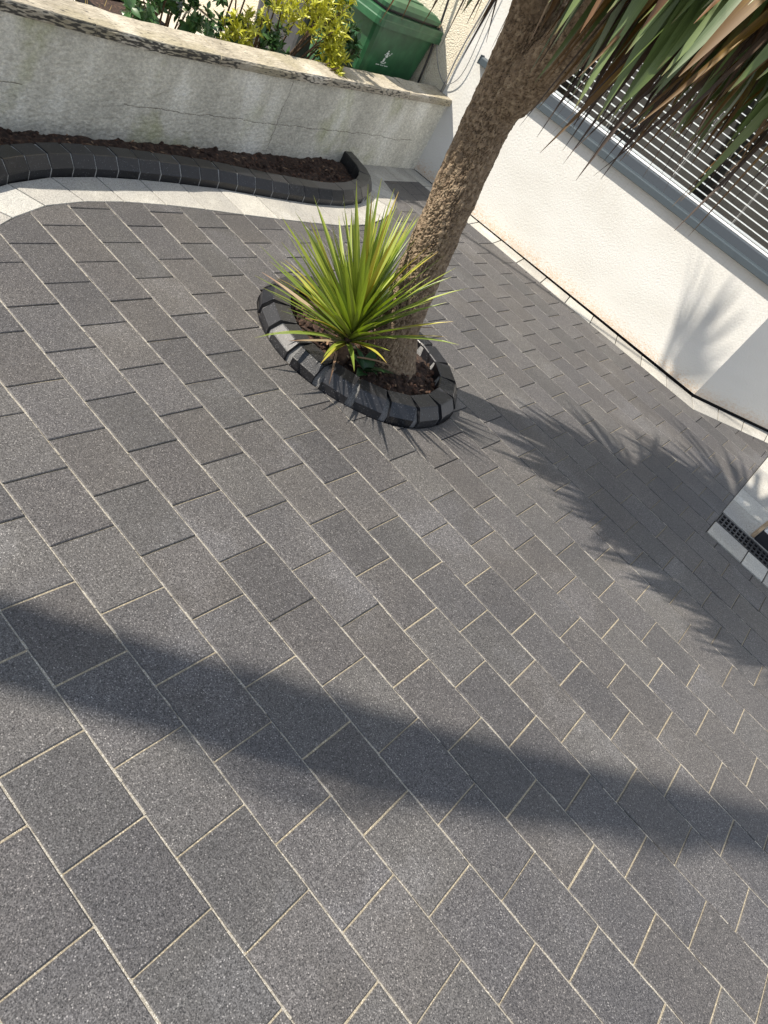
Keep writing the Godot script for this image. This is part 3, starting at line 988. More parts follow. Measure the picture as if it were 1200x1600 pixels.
func build_house() -> void:
	var turn := 0.1030
	var h := base("house", Vector3(corner.x, 0, corner.y), turn)
	tag(h, "white rendered house front with a grey framed window and an angled bay corner", "house")
	var st := begin()
	var wx0 := -2.62
	var wx1 := -0.14
	holed(st, [-2.96, wx0, wx1, 0.0], [0.022, 0.915, 2.1, 5.2], 0.0, 0.28, 0.002)
	# the side of the bay, turning away at the corner
	var a := Vector3(0, 0.022, 0)
	var dir := Vector3(sin(deg_to_rad(49.5)), 0, -cos(deg_to_rad(49.5)))
	var e := a + dir * 1.15
	var up := Vector3(0, 5.178, 0)
	var inn := Vector3(-dir.z, 0, dir.x) * -0.26
	inn = Vector3(-0.19, 0, -0.16)
	quad(st, a, e, e + up, a + up)
	quad(st, e + inn, a + inn + Vector3(0, 0, -0.2), a + inn + up + Vector3(0, 0, -0.2), e + inn + up)
	quad(st, e, e + inn, e + inn + up, e + up)
	obj("wall", done(st), M.render, h)
	st = begin()
	box(st, Vector3(-1.5, -0.02, -0.165), Vector3(2.92, 0.12, 0.25), 0.001)
	var px := Basis(Vector3.UP, deg_to_rad(40.5))
	box(st, Vector3(-0.02, -0.0215, -0.045) + dir * 0.57, Vector3(1.16, 0.117, 0.05), 0.001, px)
	obj("plinth", done(st), M.dpc, h)
	# room behind the window, a closed box
	st = begin()
	box(st, Vector3(-1.5, 0.2, -2.0), Vector3(3.6, 0.1, 3.4), 0.001)
	box(st, Vector3(-1.5, 2.5, -2.0), Vector3(3.6, 0.1, 3.4), 0.001)
	box(st, Vector3(-1.5, 1.35, -3.65), Vector3(3.6, 2.2, 0.1), 0.001)
	for x in [-3.25, 0.25]: box(st, Vector3(x, 1.35, -1.945), Vector3(0.1, 2.2, 3.3), 0.001)
	obj("room", done(st), M.room, h)
	st = begin()
	box(st, Vector3(-1.2, 5.26, -2.4), Vector3(5.2, 0.12, 5.6), 0.01)
	obj("roof", done(st), M.roof, h)
	# window
	var w := base("window", Vector3(wx0, 0.915, 0), 0, h)
	var W := wx1 - wx0
	var H := 2.1 - 0.915
	st = begin()
	box(st, Vector3(W / 2, 0.051, -0.05), Vector3(W, 0.07, 0.07), 0.006)
	box(st, Vector3(W / 2, H - 0.034, -0.05), Vector3(W, 0.068, 0.07), 0.006)
	for x in [0.034, W - 0.034]: box(st, Vector3(x, H / 2 + 0.009, -0.0505), Vector3(0.068, H - 0.152, 0.066), 0.006)
	obj("frame", done(st), M.frame, w)
	st = begin()
	box(st, Vector3(W / 2, 0.022, -0.052), Vector3(W, 0.03, 0.062), 0.001)
	obj("gasket", done(st), M.rubber, w)
	st = begin()
	box(st, Vector3(W / 2, 0.0945, -0.062), Vector3(W - 0.14, 0.015, 0.03), 0.004)
	box(st, Vector3(W / 2, H - 0.0765, -0.062), Vector3(W - 0.14, 0.015, 0.03), 0.004)
	for x in [0.0755, W - 0.0755]: box(st, Vector3(x, H / 2, -0.062), Vector3(0.015, H - 0.17, 0.029), 0.004)
	obj("glazing_bead", done(st), M.white_plastic, w)
	st = begin()
	box(st, Vector3(W / 2, H / 2 + 0.01, -0.07), Vector3(W - 0.15, H - 0.16, 0.005), 0.0005)
	obj("pane", done(st), M.glass, w)
	# sill: sloped top, rolled nose, end caps
	st = begin()
	var prof := [Vector2(-0.03, 0.024), Vector2(0.028, 0.021), Vector2(0.044, 0.019), Vector2(0.05, 0.013), Vector2(0.051, -0.026), Vector2(0.046, -0.030), Vector2(0.0, -0.028), Vector2(-0.03, -0.02)]
	var x0 := -0.17
	var x1 := W + 0.10
	for i in prof.size():
		var p: Vector2 = prof[i]
		var q: Vector2 = prof[(i + 1) % prof.size()]
		quad(st, Vector3(x0, q.y, q.x), Vector3(x1, q.y, q.x), Vector3(x1, p.y, p.x), Vector3(x0, p.y, p.x))
	obj("sill", done(st), M.sill, w)
	for x in [x0 - 0.004, x1 + 0.004]:
		obj("sill_end_cap", box_mesh(Vector3(0.008, 0.062, 0.088), 0.002), M.sill, w, Vector3(x, -0.001, 0.0105))
	# blind
	var bl := base("venetian_blind", Vector3(corner.x, 0, corner.y), turn)
	tag(bl, "white horizontal slat blind hanging inside the grey framed window", "blind")
	st = begin()
	var k := 6
	for i in k:
		var z := lerpf(-0.024, 0.024, float(i) / k)
		var z2 := lerpf(-0.024, 0.024, float(i + 1) / k)
		var y := 0.004 * (1 - pow(z / 0.024, 2))
		var y2 := 0.004 * (1 - pow(z2 / 0.024, 2))
		quad(st, Vector3(-1.16, y2, z2), Vector3(1.16, y2, z2), Vector3(1.16, y, z), Vector3(-1.16, y, z))
		quad(st, Vector3(-1.16, y - 0.0012, z), Vector3(1.16, y - 0.0012, z), Vector3(1.16, y2 - 0.0012, z2), Vector3(-1.16, y2 - 0.0012, z2))
	quad(st, Vector3(-1.16, -0.0012, 0.024), Vector3(1.16, -0.0012, 0.024), Vector3(1.16, 0, 0.024), Vector3(-1.16, 0, 0.024))
	var slat := done(st)
	for i in 21:
		var o := obj("slat", slat, M.slat, bl, Vector3((wx0 + wx1) / 2, 1.07 + i * 0.049, -0.125))
		o.rotation.x = deg_to_rad(2.5 + rng.randf_range(-1.2, 1.2))
		o.rotation.z = rng.randf_range(-0.0006, 0.0006)
	obj("bottom_rail", box_mesh(Vector3(2.32, 0.016, 0.05), 0.003), M.slat, bl, Vector3((wx0 + wx1) / 2, 1.024, -0.125))
	obj("head_rail", box_mesh(Vector3(2.34, 0.045, 0.055), 0.003), M.slat, bl, Vector3((wx0 + wx1) / 2, 2.075, -0.125))
	for x in [-2.35, -1.75, -1.15, -0.62, -0.3]:
		st = begin()
		for z in [-0.099, -0.151]: box(st, Vector3(x + (0.004 if z < -0.12 else 0.0), 1.54, z), Vector3(0.0022, 1.03, 0.0016), 0.0004)
		obj("ladder_cord", done(st), M.cord, bl)
	# next door, the same wall carried on in pebbledash
	var nb := base("neighbouring_house", Vector3(corner.x, 0, corner.y), turn)
	tag(nb, "cream pebbledashed wall of the house next door behind the garden wall", "house")
	st = begin()
	box(st, Vector3(-5.5, 2.55, -0.145), Vector3(5.07, 5.3, 0.27), 0.004)
	obj("wall", done(st), M.pebbledash, nb)
	st = begin()
	box(st, Vector3(-5.6, 5.27, -2.4), Vector3(3.6, 0.12, 5.4), 0.01)
	obj("roof", done(st), M.roof, nb)
	# cables on the wall next door
	var at := func(x: float, y: float, z: float) -> Vector3: return Vector3(x, y, z)
	var c := obj("black_cable", tube_mesh([at.call(-3.16, 0.4, 0.035), at.call(-3.165, 0.54, 0.035), at.call(-3.18, 0.72, 0.034), at.call(-3.205, 0.9, 0.034), at.call(-3.24, 1.1, 0.034), at.call(-3.3, 1.5, 0.034), at.call(-3.4, 2.4, 0.034)], 0.0085), M.black_plastic)
	c.position = h.position; c.rotation = h.rotation
	tag(c, "thick black cable running up the pebbledashed wall beside the green bin", "cable")
	c = obj("grey_cable", tube_mesh([at.call(-2.965, 0.56, 0.02), at.call(-2.967, 0.66, 0.02), at.call(-2.975, 0.8, 0.02), at.call(-2.972, 0.95, 0.02), at.call(-2.955, 1.2, 0.018), at.call(-2.93, 1.7, 0.018), at.call(-2.93, 2.6, 0.018)], 0.0055), M.grey_cable)
	c.position = h.position; c.rotation = h.rotation
	tag(c, "grey cable running up the joint between white render and pebbledash", "cable")
	var loop := []
	for q in [Vector2(-3.2, 0.87), Vector2(-3.13, 0.76), Vector2(-3.05, 0.68), Vector2(-2.975, 0.64), Vector2(-2.93, 0.655), Vector2(-2.885, 0.72), Vector2(-2.87, 0.82), Vector2(-2.88, 0.98), Vector2(-2.9, 1.2), Vector2(-2.92, 1.6)]: loop.append(q)
	var pts := []
	for q in catmull(loop, false, 4): pts.append(Vector3(q.x, q.y, 0.024))
	c = obj("looped_cable", tube_mesh(pts, 0.003, 6), M.grey_cable)
	c.position = h.position; c.rotation = h.rotation
	tag(c, "thin grey cable hanging in a slack loop on the house wall", "cable")
	# brown clip where the black cable passes the bin
	c = obj("cable_clip", box_mesh(Vector3(0.03, 0.024, 0.03), 0.004), M.tan_wood)
	c.position = h.transform * Vector3(-3.215, 0.925, 0.045); c.rotation = h.rotation
	tag(c, "small orange-brown clip on the black cable beside the bin", "clip")
	# doorway at the right: white panel on a black base with a tan edge
	var p := base("porch_screen", Vector3(0.72, 0, -3.905))
	tag(p, "white porch panel on a black base with a tan timber edge strip", "porch panel")
	obj("panel", box_mesh(Vector3(1.0, 2.0, 0.045), 0.004), M.white_plastic, p, Vector3(0.53, 1.075, 0))
	obj("base_rail", box_mesh(Vector3(1.0, 0.07, 0.05), 0.003), M.rubber, p, Vector3(0.53, 0.0385, 0.0))
	obj("edge_strip", box_mesh(Vector3(0.02, 2.07, 0.05), 0.003), M.tan_wood, p, Vector3(0.014, 1.04, 0.0))

# ------------------------------------------------------------------ wheelie bins
func bin_section(w: float, d: float, y: float, r: float) -> Array:
	var out := []
	for c in [[1, 1, 0.0], [-1, 1, 0.25], [-1, -1, 0.5], [1, -1, 0.75]]:
		for k in 4:
			var a: float = TAU * (c[2] + k / 3.0 * 0.25)
			out.append(Vector3(c[0] * (w / 2 - r) + cos(a) * r, y, c[1] * (d / 2 - r) + sin(a) * r))
	return out

func loft(st: SurfaceTool, secs: Array, cap_top := true, cap_bottom := true) -> void:
	for i in secs.size() - 1:
		var n: int = secs[i].size()
		for k in n:
			var l := (k + 1) % n
			quad(st, secs[i][l], secs[i][k], secs[i + 1][k], secs[i + 1][l])
	var b: Array = secs[0]
	var t: Array = secs[secs.size() - 1]
	for k in range(1, b.size() - 1):
		if cap_bottom: tri(st, b[0], b[k], b[k + 1])
		if cap_top: tri(st, t[0], t[k + 1], t[k])

func make_bin(called: String, label: String, at: Vector3, turn: float, mat: Material, emblem: bool) -> Node3D:
	# local x: across (0.58), z: front to back (0.74); y up from the ground
	var o := base(called, at, turn)
	tag(o, label, "wheelie bin", "wheelie bins behind the garden wall")
	var st := begin()
	loft(st, [bin_section(0.45, 0.52, 0.03, 0.05), bin_section(0.47, 0.55, 0.3, 0.05), bin_section(0.535, 0.66, 0.86, 0.05)])
	# gusset webs under the rim
	for s in [-1.0, 1.0]:
		for z in [-0.16, 0.14]:
			var p := [Vector3(s * 0.262, 0.885, z - 0.035), Vector3(s * 0.262, 0.885, z + 0.035), Vector3(s * 0.256, 0.80, z)]
			tri(st, p[0], p[1], p[2]); tri(st, p[0], p[2], p[1])
	obj("body", done(st), mat, o)
	st = begin()
	loft(st, [bin_section(0.548, 0.674, 0.86, 0.045), bin_section(0.6, 0.75, 0.865, 0.045), bin_section(0.602, 0.752, 0.905, 0.045), bin_section(0.59, 0.74, 0.912, 0.045), bin_section(0.585, 0.735, 0.945, 0.042), bin_section(0.57, 0.72, 0.95, 0.04)], true, true)
	obj("rim", done(st), mat, o)
	st = begin()
	loft(st, [bin_section(0.5, 0.62, 0.968, 0.05), bin_section(0.535, 0.665, 0.97, 0.05), bin_section(0.535, 0.665, 0.995, 0.05), bin_section(0.47, 0.56, 1.02, 0.05), bin_section(0.3, 0.38, 1.035, 0.05)])
	for x in [-0.15, 0.0, 0.15]: box(st, Vector3(x, 1.035, 0), Vector3(0.02, 0.012, 0.34), 0.004)
	obj("lid", done(st), mat, o)
	st = begin()
	loft(st, [bin_section(0.49, 0.61, 0.9495, 0.05), bin_section(0.49, 0.61, 0.972, 0.05)])
	obj("seal", done(st), M.black_plastic, o)
	st = begin()
	tube(st, [Vector3(-0.2, 0.93, -0.42), Vector3(0.2, 0.93, -0.42)], [0.014, 0.014], 10)
	for x in [-0.2, 0.2]: box(st, Vector3(x, 0.925, -0.39), Vector3(0.03, 0.04, 0.09), 0.006)
	obj("handle", done(st), mat, o)
	for x in [-0.22, 0.22]:
		st = begin()
		tube(st, [Vector3(x - 0.025, 0.1, -0.27), Vector3(x - 0.02, 0.1, -0.27), Vector3(x + 0.02, 0.1, -0.27), Vector3(x + 0.025, 0.1, -0.27)], [0.085, 0.1, 0.1, 0.085], 20)
		obj("wheel", done(st), M.rubber, o)
	if emblem:
		# white printed council mark: a standing figure with a raised arm above a line of small lettering
		st = begin()
		var m := Transform3D(Basis(Vector3(0, 0, -1.0), Vector3(0.058, 0.72, 0), Vector3(1, -0.058, 0)), Vector3(0.2549, 0.660, 0.120))
		var bits := [[-0.006, 0.0, 0.02, 0.045], [0.004, 0.04, 0.028, 0.028], [0.0, 0.066, 0.03, 0.022], [-0.022, -0.022, 0.014, 0.012], [0.02, -0.02, 0.016, 0.012], [0.028, 0.056, 0.012, 0.016], [0.04, 0.074, 0.01, 0.014], [-0.02, 0.05, 0.012, 0.012], [0.0, 0.088, 0.016, 0.014], [-0.002, -0.032, 0.05, 0.006]]
		for b in bits:
			var q := []
			for s in 8:
				var a := TAU * s / 8 + 0.2
				q.append(m * Vector3(b[0] + cos(a) * b[2] * 0.55, b[1] + sin(a) * b[3] * 0.55, 0.0035))
			for s in range(1, 7): tri(st, q[0], q[s], q[s + 1])
		for k in 14:
			if k in [4, 9]: continue
			box(st, m * Vector3(-0.062 + k * 0.0095, -0.052, 0.003), Vector3(0.003, 0.007 if k % 3 else 0.009, 0.006), 0.0006, m.basis * Basis(Vector3.UP, PI / 2))
		obj("printed_emblem", done(st), M.print_white, o)
	return o

# ------------------------------------------------------------------ plants
func strap(length: float, width: float, theta: float, droop: float, fold: float, segs: int, twist := 0.0, base_w := 0.55, curl := 0.0) -> ArrayMesh:
	# a long leaf leaving the origin at `theta` from straight up, towards +x, bending over towards the ground
	var st := begin(true)
	var p := Vector3.ZERO
	var ang := theta
	var rows := []
	for i in segs + 1:
		var s := float(i) / segs
		var w: float = width * (lerpf(base_w, 1.0, smoothstep(0.0, 0.3, s)) if s < 0.4 else pow(max(0.0, 1.0 - (s - 0.4) / 0.6), 0.75))
		w = max(w, 0.0012)
		var d := Vector3(sin(ang), cos(ang), 0)
		var n := Vector3(-cos(ang), sin(ang), 0)
		var tw := twist * s
		var side := Vector3(0, 0, 1) * cos(tw) + n * sin(tw)
		var up := n * cos(tw) - Vector3(0, 0, 1) * sin(tw)
		var bend := Vector3(0, 0, curl * s * s)
		rows.append([p + bend - side * w / 2 + up * w * fold, p + bend, p + bend + side * w / 2 + up * w * fold])
		p += d * length / segs
		ang = min(ang + droop * (0.35 + 1.3 * s) / segs, PI - 0.02)
	for i in segs:
		var v0 := float(i) / segs
		var v1 := float(i + 1) / segs
		for k in 2:
			quad_uv(st, [rows[i][k], rows[i + 1][k], rows[i + 1][k + 1], rows[i][k + 1]], [Vector2(k * 0.5, v0), Vector2(k * 0.5, v1), Vector2(k * 0.5 + 0.5, v1), Vector2(k * 0.5 + 0.5, v0)])
	return done(st)

func bark_tube(path: Array, radii: Array, sides: int, per: int, seed_: int, depth: float) -> ArrayMesh:
	# a trunk with corky plates and fissures in the mesh itself
	var cell := FastNoiseLite.new()
	cell.seed = seed_
	cell.noise_type = FastNoiseLite.TYPE_CELLULAR
	cell.cellular_return_type = FastNoiseLite.RETURN_DISTANCE2_SUB
	cell.frequency = 62.0
	cell.domain_warp_enabled = true
	cell.domain_warp_amplitude = 0.02
	cell.domain_warp_frequency = 14.0
	var soft := FastNoiseLite.new()
	soft.seed = seed_ + 1
	soft.frequency = 7.0
	soft.fractal_octaves = 3
	var c := Curve3D.new()
	for i in path.size():
		var t: Vector3 = (path[min(i + 1, path.size() - 1)] - path[max(i - 1, 0)]) / 6.0
		c.add_point(path[i], -t, t)
	c.bake_interval = 0.01
	var total := c.get_baked_length()
	var lens := []
	for p in path: lens.append(c.get_closest_offset(p))
	var n := int(total * per)
	var rings := []
	var side := Vector3(1, 0, 0)
	for i in n + 1:
		var s := total * i / n
		var p := c.sample_baked(s, true)
		var t := (c.sample_baked(min(s + 0.02, total), true) - c.sample_baked(max(s - 0.02, 0.0), true)).normalized()
		side = (side - t * side.dot(t)).normalized()
		var up := t.cross(side)
		var r := 0.0
		for k in lens.size() - 1:
			if s >= lens[k]: r = lerpf(radii[k], radii[k + 1], clampf((s - lens[k]) / max(0.001, lens[k + 1] - lens[k]), 0, 1))
		var ring := []
		for k in sides:
			var a := TAU * k / sides
			var d := side * cos(a) + up * sin(a)
			var q := p + d * r
			var e := cell.get_noise_3d(q.x, q.y * 0.36, q.z) + 1.0      # 0 in a fissure
			var lift := smoothstep(0.02, 0.19, e) * depth + soft.get_noise_3d(q.x, q.y, q.z) * 0.006 + soft.get_noise_3d(q.x * 5.0, q.y * 4.0, q.z * 5.0) * 0.0035 + soft.get_noise_3d(q.x * 19.0, q.y * 11.0, q.z * 19.0) * 0.0022
			ring.append(q + d * (lift - depth))
		rings.append(ring)
	var st := begin(true)
	for i in n:
		for k in sides:
			var l := (k + 1) % sides
			quad(st, rings[i][k], rings[i][l], rings[i + 1][l], rings[i + 1][k])
	for k in range(1, sides - 1): tri(st, rings[n][0], rings[n][k], rings[n][k + 1])
	return done(st)

func shown(points: Array) -> float:
	# rough share of the picture that a leaf covers
	var n := 0
	var size := 0.0
	for p in points:
		var s := to_screen(p)
		if s.z > 0.2 and s.x > -10 and s.x < 778 and s.y > -10 and s.y < 1034:
			n += 1
			size = max(size, 1.0 / s.z)
	return n + size * 0.1 if n else 0.0

func crown(list: Array, at: Vector3, count: int, seed_: int, scale_: float, lean := Vector3.UP, oldest := 1.0, youngest := 0.0) -> void:
	# leaves of one head, as [mesh number, material name, transform, shown]
	var r := RandomNumberGenerator.new()
	r.seed = seed_
	var golden := PI * (3.0 - sqrt(5.0))
	var tilt := Basis(Quaternion(Vector3.UP, lean.normalized()))
	for i in count:
		var f := lerpf(youngest, oldest, (i + 0.5) / count)                # 0 = youngest, upright; 1 = oldest, hanging
		var mat := "leaf_green"
		var kind := 0
		if f > 0.88:
			kind = 3
			mat = ["leaf_dead", "leaf_dead", "leaf_amber", "leaf_dead", "leaf_amber"][r.randi() % 5]
		elif f > 0.5:
			kind = 2
			mat = ["leaf_olive", "leaf_green", "leaf_green", "leaf_blue", "leaf_amber", "leaf_green", "leaf_olive", "leaf_blue", "leaf_green", "leaf_green"][r.randi() % 10]
		elif f > 0.15:
			kind = 1
			mat = ["leaf_green", "leaf_blue", "leaf_green"][r.randi() % 3]
		var v := kind * 8 + r.randi() % 8
		var b := tilt * Basis(Vector3.UP, i * golden + r.randf_range(-0.3, 0.3))
		b = b * Basis(Vector3(0, 0, 1), r.randf_range(-0.12, 0.12))
		b = b.scaled(Vector3.ONE * scale_ * r.randf_range(0.85, 1.12))
		var p := at + Vector3(0, 0.09 - 0.3 * f, 0) + b.x.normalized() * ((0.03 + 0.1 * r.randf()) if kind == 3 else (0.05 + 0.2 * f * sqrt(r.randf())))
		var t := Transform3D(b, p)
		list.append([v, mat, t, 0.0])

func build_tree() -> void:
	var t := base("cabbage_palm", Vector3(-1.07, 0.03, -2.292))
	tag(t, "tall cabbage palm with corky brown trunk leaning out of the round planter", "tree")
	var o := t.position
	var path := []
	for p in [Vector3(-1.055, 0.0, -2.295), Vector3(-1.07, 0.07, -2.292), Vector3(-1.105, 0.195, -2.276), Vector3(-1.126, 0.328, -2.266), Vector3(-1.152, 0.576, -2.253), Vector3(-1.179, 0.845, -2.241), Vector3(-1.203, 1.095, -2.228), Vector3(-1.21, 1.334, -2.226), Vector3(-1.241, 1.529, -2.211), Vector3(-1.33, 2.1, -2.16), Vector3(-1.5, 2.85, -2.1)]: path.append(p - o)
	obj("trunk", bark_tube(path, [0.15, 0.122, 0.104, 0.098, 0.096, 0.093, 0.092, 0.104, 0.098, 0.08, 0.055], 240, 260, 3, 0.017), M.bark, t)
	var limb := []
	for p in [Vector3(-1.18, 1.15, -2.21), Vector3(-1.15, 1.23, -2.2), Vector3(-1.083, 1.373, -2.173), Vector3(-1.004, 1.515, -2.111), Vector3(-0.927, 1.643, -2.039), Vector3(-0.855, 1.781, -1.936), Vector3(-0.79, 1.92, -1.85)]: limb.append(p - o)
	obj("limb", bark_tube(limb, [0.05, 0.075, 0.08, 0.077, 0.072, 0.064, 0.05], 170, 230, 8, 0.014), M.bark, t)
	limb = []
	for p in [Vector3(-0.9, 1.69, -2.0), Vector3(-0.75, 1.78, -1.93), Vector3(-0.58, 1.87, -1.88), Vector3(-0.44, 2.0, -1.84)]: limb.append(p - o)
	obj("limb", bark_tube(limb, [0.05, 0.056, 0.054, 0.042], 100, 160, 9, 0.009), M.bark, t)
	limb = []
	for p in [Vector3(-1.225, 1.45, -2.21), Vector3(-1.26, 1.62, -2.09), Vector3(-1.38, 1.82, -1.9), Vector3(-1.56, 2.12, -1.7), Vector3(-1.69, 2.4, -1.6)]: limb.append(p - o)
	obj("limb", bark_tube(limb, [0.06, 0.08, 0.072, 0.058, 0.04], 90, 130, 13, 0.009), M.bark, t)
	limb = []
	for p in [Vector3(-1.36, 1.8, -1.92), Vector3(-1.36, 2.0, -1.8), Vector3(-1.36, 2.3, -1.63), Vector3(-1.36, 2.58, -1.5)]: limb.append(p - o)
	obj("limb", bark_tube(limb, [0.05, 0.06, 0.05, 0.038], 60, 90, 17, 0.009), M.bark, t)
	var r := RandomNumberGenerator.new()
	r.seed = 101
	var shapes := []
	for kind in 4:
		for k in 8:
			var L := r.randf_range(0.5, 0.7)
			var wd := r.randf_range(0.041, 0.057)
			match kind:
				0: shapes.append(strap(L, wd, r.randf_range(0.05, 0.6), r.randf_range(0.1, 0.5), 0.16, 8))
				1: shapes.append(strap(L * 1.12, wd, r.randf_range(0.6, 1.35), r.randf_range(0.3, 0.8), 0.14, 10, r.randf_range(-0.3, 0.3)))
				2: shapes.append(strap(L * 0.86, wd * 1.05, r.randf_range(2.45, 2.95), r.randf_range(0.5, 1.0), 0.13, 12, r.randf_range(-0.7, 0.7), 0.55, r.randf_range(-0.04, 0.04)))
				3: shapes.append(strap(L * 0.98, wd * 0.42, r.randf_range(2.7, 3.05), r.randf_range(0.4, 1.0), 0.3, 12, r.randf_range(-1.6, 1.6), 0.8, r.randf_range(-0.1, 0.1)))
	var list := []
	crown(list, Vector3(-0.67, 2.14, -1.83) - o, 240, 1, 1.0, Vector3(0.0, 1, -0.15))
	crown(list, Vector3(-0.35, 2.2, -1.84) - o, 250, 4, 1.0, Vector3(0.08, 1, -0.18))
	crown(list, Vector3(-1.7, 2.45, -1.58) - o, 240, 2, 1.05, Vector3(-0.1, 1, 0.1))
	crown(list, Vector3(-1.32, 2.17, -1.86) - o, 30, 6, 1.0, Vector3.UP, 1.0, 0.8)
	crown(list, Vector3(-1.36, 2.62, -1.48) - o, 200, 9, 1.02, Vector3(0, 1, -0.1))
	crown(list, Vector3(-1.5, 2.9, -2.1) - o, 150, 3, 1.1, Vector3(-0.1, 1, 0))
	for l in list:
		var pts := []
		var am: ArrayMesh = shapes[l[0]]
		var vs: PackedVector3Array = am.surface_get_arrays(0)[Mesh.ARRAY_VERTEX]
		for k in range(0, vs.size(), 16): pts.append(o + l[2] * vs[k])
		l[3] = shown(pts)
	list.sort_custom(func(a, b): return a[3] > b[3])
	var rest := {}
	var n := 0
	for l in list:
		if n < 296 and l[3] > 0:
			var x := obj("leaf", shapes[l[0]], M[l[1]], t)
			x.transform = l[2]
			n += 1
		else:
			if not rest.has(l[1]): rest[l[1]] = begin(true)
			rest[l[1]].append_from(shapes[l[0]], 0, l[2])
	for k in rest: tag(obj("upper_foliage", rest[k].commit(), M[k], t), "", "", "", "stuff")
	# a second palm farther up the drive, behind the viewer: its trunk throws the broad band of shade
	var far := base("tall_palm", Vector3(-4.25, -0.12, 3.32))
	tag(far, "tall ragged palm behind the viewer whose trunk shadow crosses the paving", "tree")
	obj("trunk", bark_tube([Vector3(0, 0, 0), Vector3(0.03, 2.2, 0.02), Vector3(-0.03, 4.4, -0.02), Vector3(0.03, 6.2, 0.03), Vector3(-0.01, 7.6, 0), Vector3(0.03, 9.4, 0)], [0.2, 0.14, 0.11, 0.135, 0.1, 0.12], 28, 14, 23, 0.02), M.bark, far)
	var ragged := []
	for y in [4.3, 5.1, 6.3, 7.4]: crown(ragged, Vector3(0, y, 0), 8, int(y * 10), 1.0, Vector3.UP, 1.0, 0.86)
	var husk := begin(true)
	for l in ragged: husk.append_from(shapes[l[0]], 0, l[2])
	tag(obj("dead_frond", husk.commit(), M.leaf_dead, far), "", "", "", "stuff")
	var heads := {}
	var more := []
	crown(more, Vector3(0.03, 9.45, 0), 110, 7, 1.15)
	for l in more:
		if not heads.has(l[1]): heads[l[1]] = begin(true)
		heads[l[1]].append_from(shapes[l[0]], 0, l[2])
	for k in heads: tag(obj("foliage", heads[k].commit(), M[k], far), "", "", "", "stuff")
	build_neighbour_palm(shapes)

func build_neighbour_palm(shapes: Array) -> void:
	var p := base("tall_palm", Vector3(-4.6, -0.12, -3.0))
	tag(p, "slender leaning palm in the next garden whose leaves shade the house wall", "tree")
	obj("trunk", bark_tube([Vector3(0, 0, 0), Vector3(0.12, 1.2, 0.1), Vector3(0.42, 2.8, 0.36), Vector3(1.0, 4.38, 0.78)], [0.03, 0.024, 0.02, 0.02], 16, 16, 29, 0.008), M.bark, p)
	var list := []
	crown(list, Vector3(1.0, 4.36, 0.78), 20, 17, 0.92, Vector3.UP, 0.13)
	var heads := {}
	for l in list:
		if not heads.has(l[1]): heads[l[1]] = begin(true)
		heads[l[1]].append_from(shapes[l[0]], 0, l[2])
	for k in heads: tag(obj("foliage", heads[k].commit(), M[k], p), "", "", "", "stuff")

func build_young_palm() -> void:
	var at := Vector3(-1.135, 0.05, -1.985)
	var y := base("young_cabbage_palm", at)
	tag(y, "spiky bright yellow-green young palm growing at the front of the round planter", "plant")
	var r := RandomNumberGenerator.new()
	r.seed = 55
	var st := begin(true)
	tube(st, [Vector3(0.0, -0.03, 0), Vector3(0, 0.1, 0), Vector3(0.0, 0.18, 0.0)], [0.036, 0.03, 0.014], 10)
	obj("stem", done(st), M.twig, y)
	var count := 168
	var golden := PI * (3.0 - sqrt(5.0))
	for i in count:
		var f := (i + 0.5) / count
		var theta := lerpf(0.05, 1.13, pow(f, 0.95)) + r.randf_range(-0.1, 0.1)
		var L := r.randf_range(0.42, 0.6) * lerpf(1.0, 0.9, f)
		var mat := "young"
		var q := r.randf()
		if q < 0.3: mat = "young_dark"
		elif q < 0.42: mat = "young_yellow"
		if f > 0.93: mat = ["leaf_straw", "young_yellow", "young_dark"][r.randi() % 3]
		var m := strap(L, r.randf_range(0.017, 0.029), theta, r.randf_range(0.02, 0.4) * (0.4 + f), 0.22, 8, r.randf_range(-0.4, 0.4), 0.7, r.randf_range(-0.03, 0.03))
		var o := obj("leaf", m, M[mat], y, Vector3(0, 0.18 - 0.09 * f, 0))
		o.basis = Basis(Vector3(0.66, 0, 0.75).normalized(), 0.33) * Basis(Vector3.UP, i * golden + r.randf_range(-0.35, 0.35))
	# a few dry leaves lying at its foot
	for k in 9:
		var m := strap(r.randf_range(0.16, 0.34), 0.012, r.randf_range(1.3, 1.7), r.randf_range(0.2, 1.0), 0.25, 7, r.randf_range(-1, 1), 0.8, r.randf_range(-0.08, 0.08))
		var o := obj("dry_leaf", m, M.leaf_straw if k % 2 else M.litter, y, Vector3(r.randf_range(-0.06, 0.06), 0.045, r.randf_range(-0.04, 0.08)))
		o.rotation.y = r.randf_range(0, TAU)
	# dock-like weed between it and the trunk
	var w := base("broad_leaved_weed", Vector3(-1.035, 0.055, -2.06))
	tag(w, "low dark green broad-leaved weed between the young palm and the trunk", "weed")
	for k in 9:
		var m := strap(r.randf_range(0.09, 0.15), r.randf_range(0.04, 0.06), r.randf_range(0.5, 1.3), r.randf_range(0.4, 1.2), 0.1, 7, r.randf_range(-0.3, 0.3), 0.2)
		var o := obj("leaf", m, M.broad, w)
		o.rotation.y = k * 2.4 + r.randf_range(-0.3, 0.3)

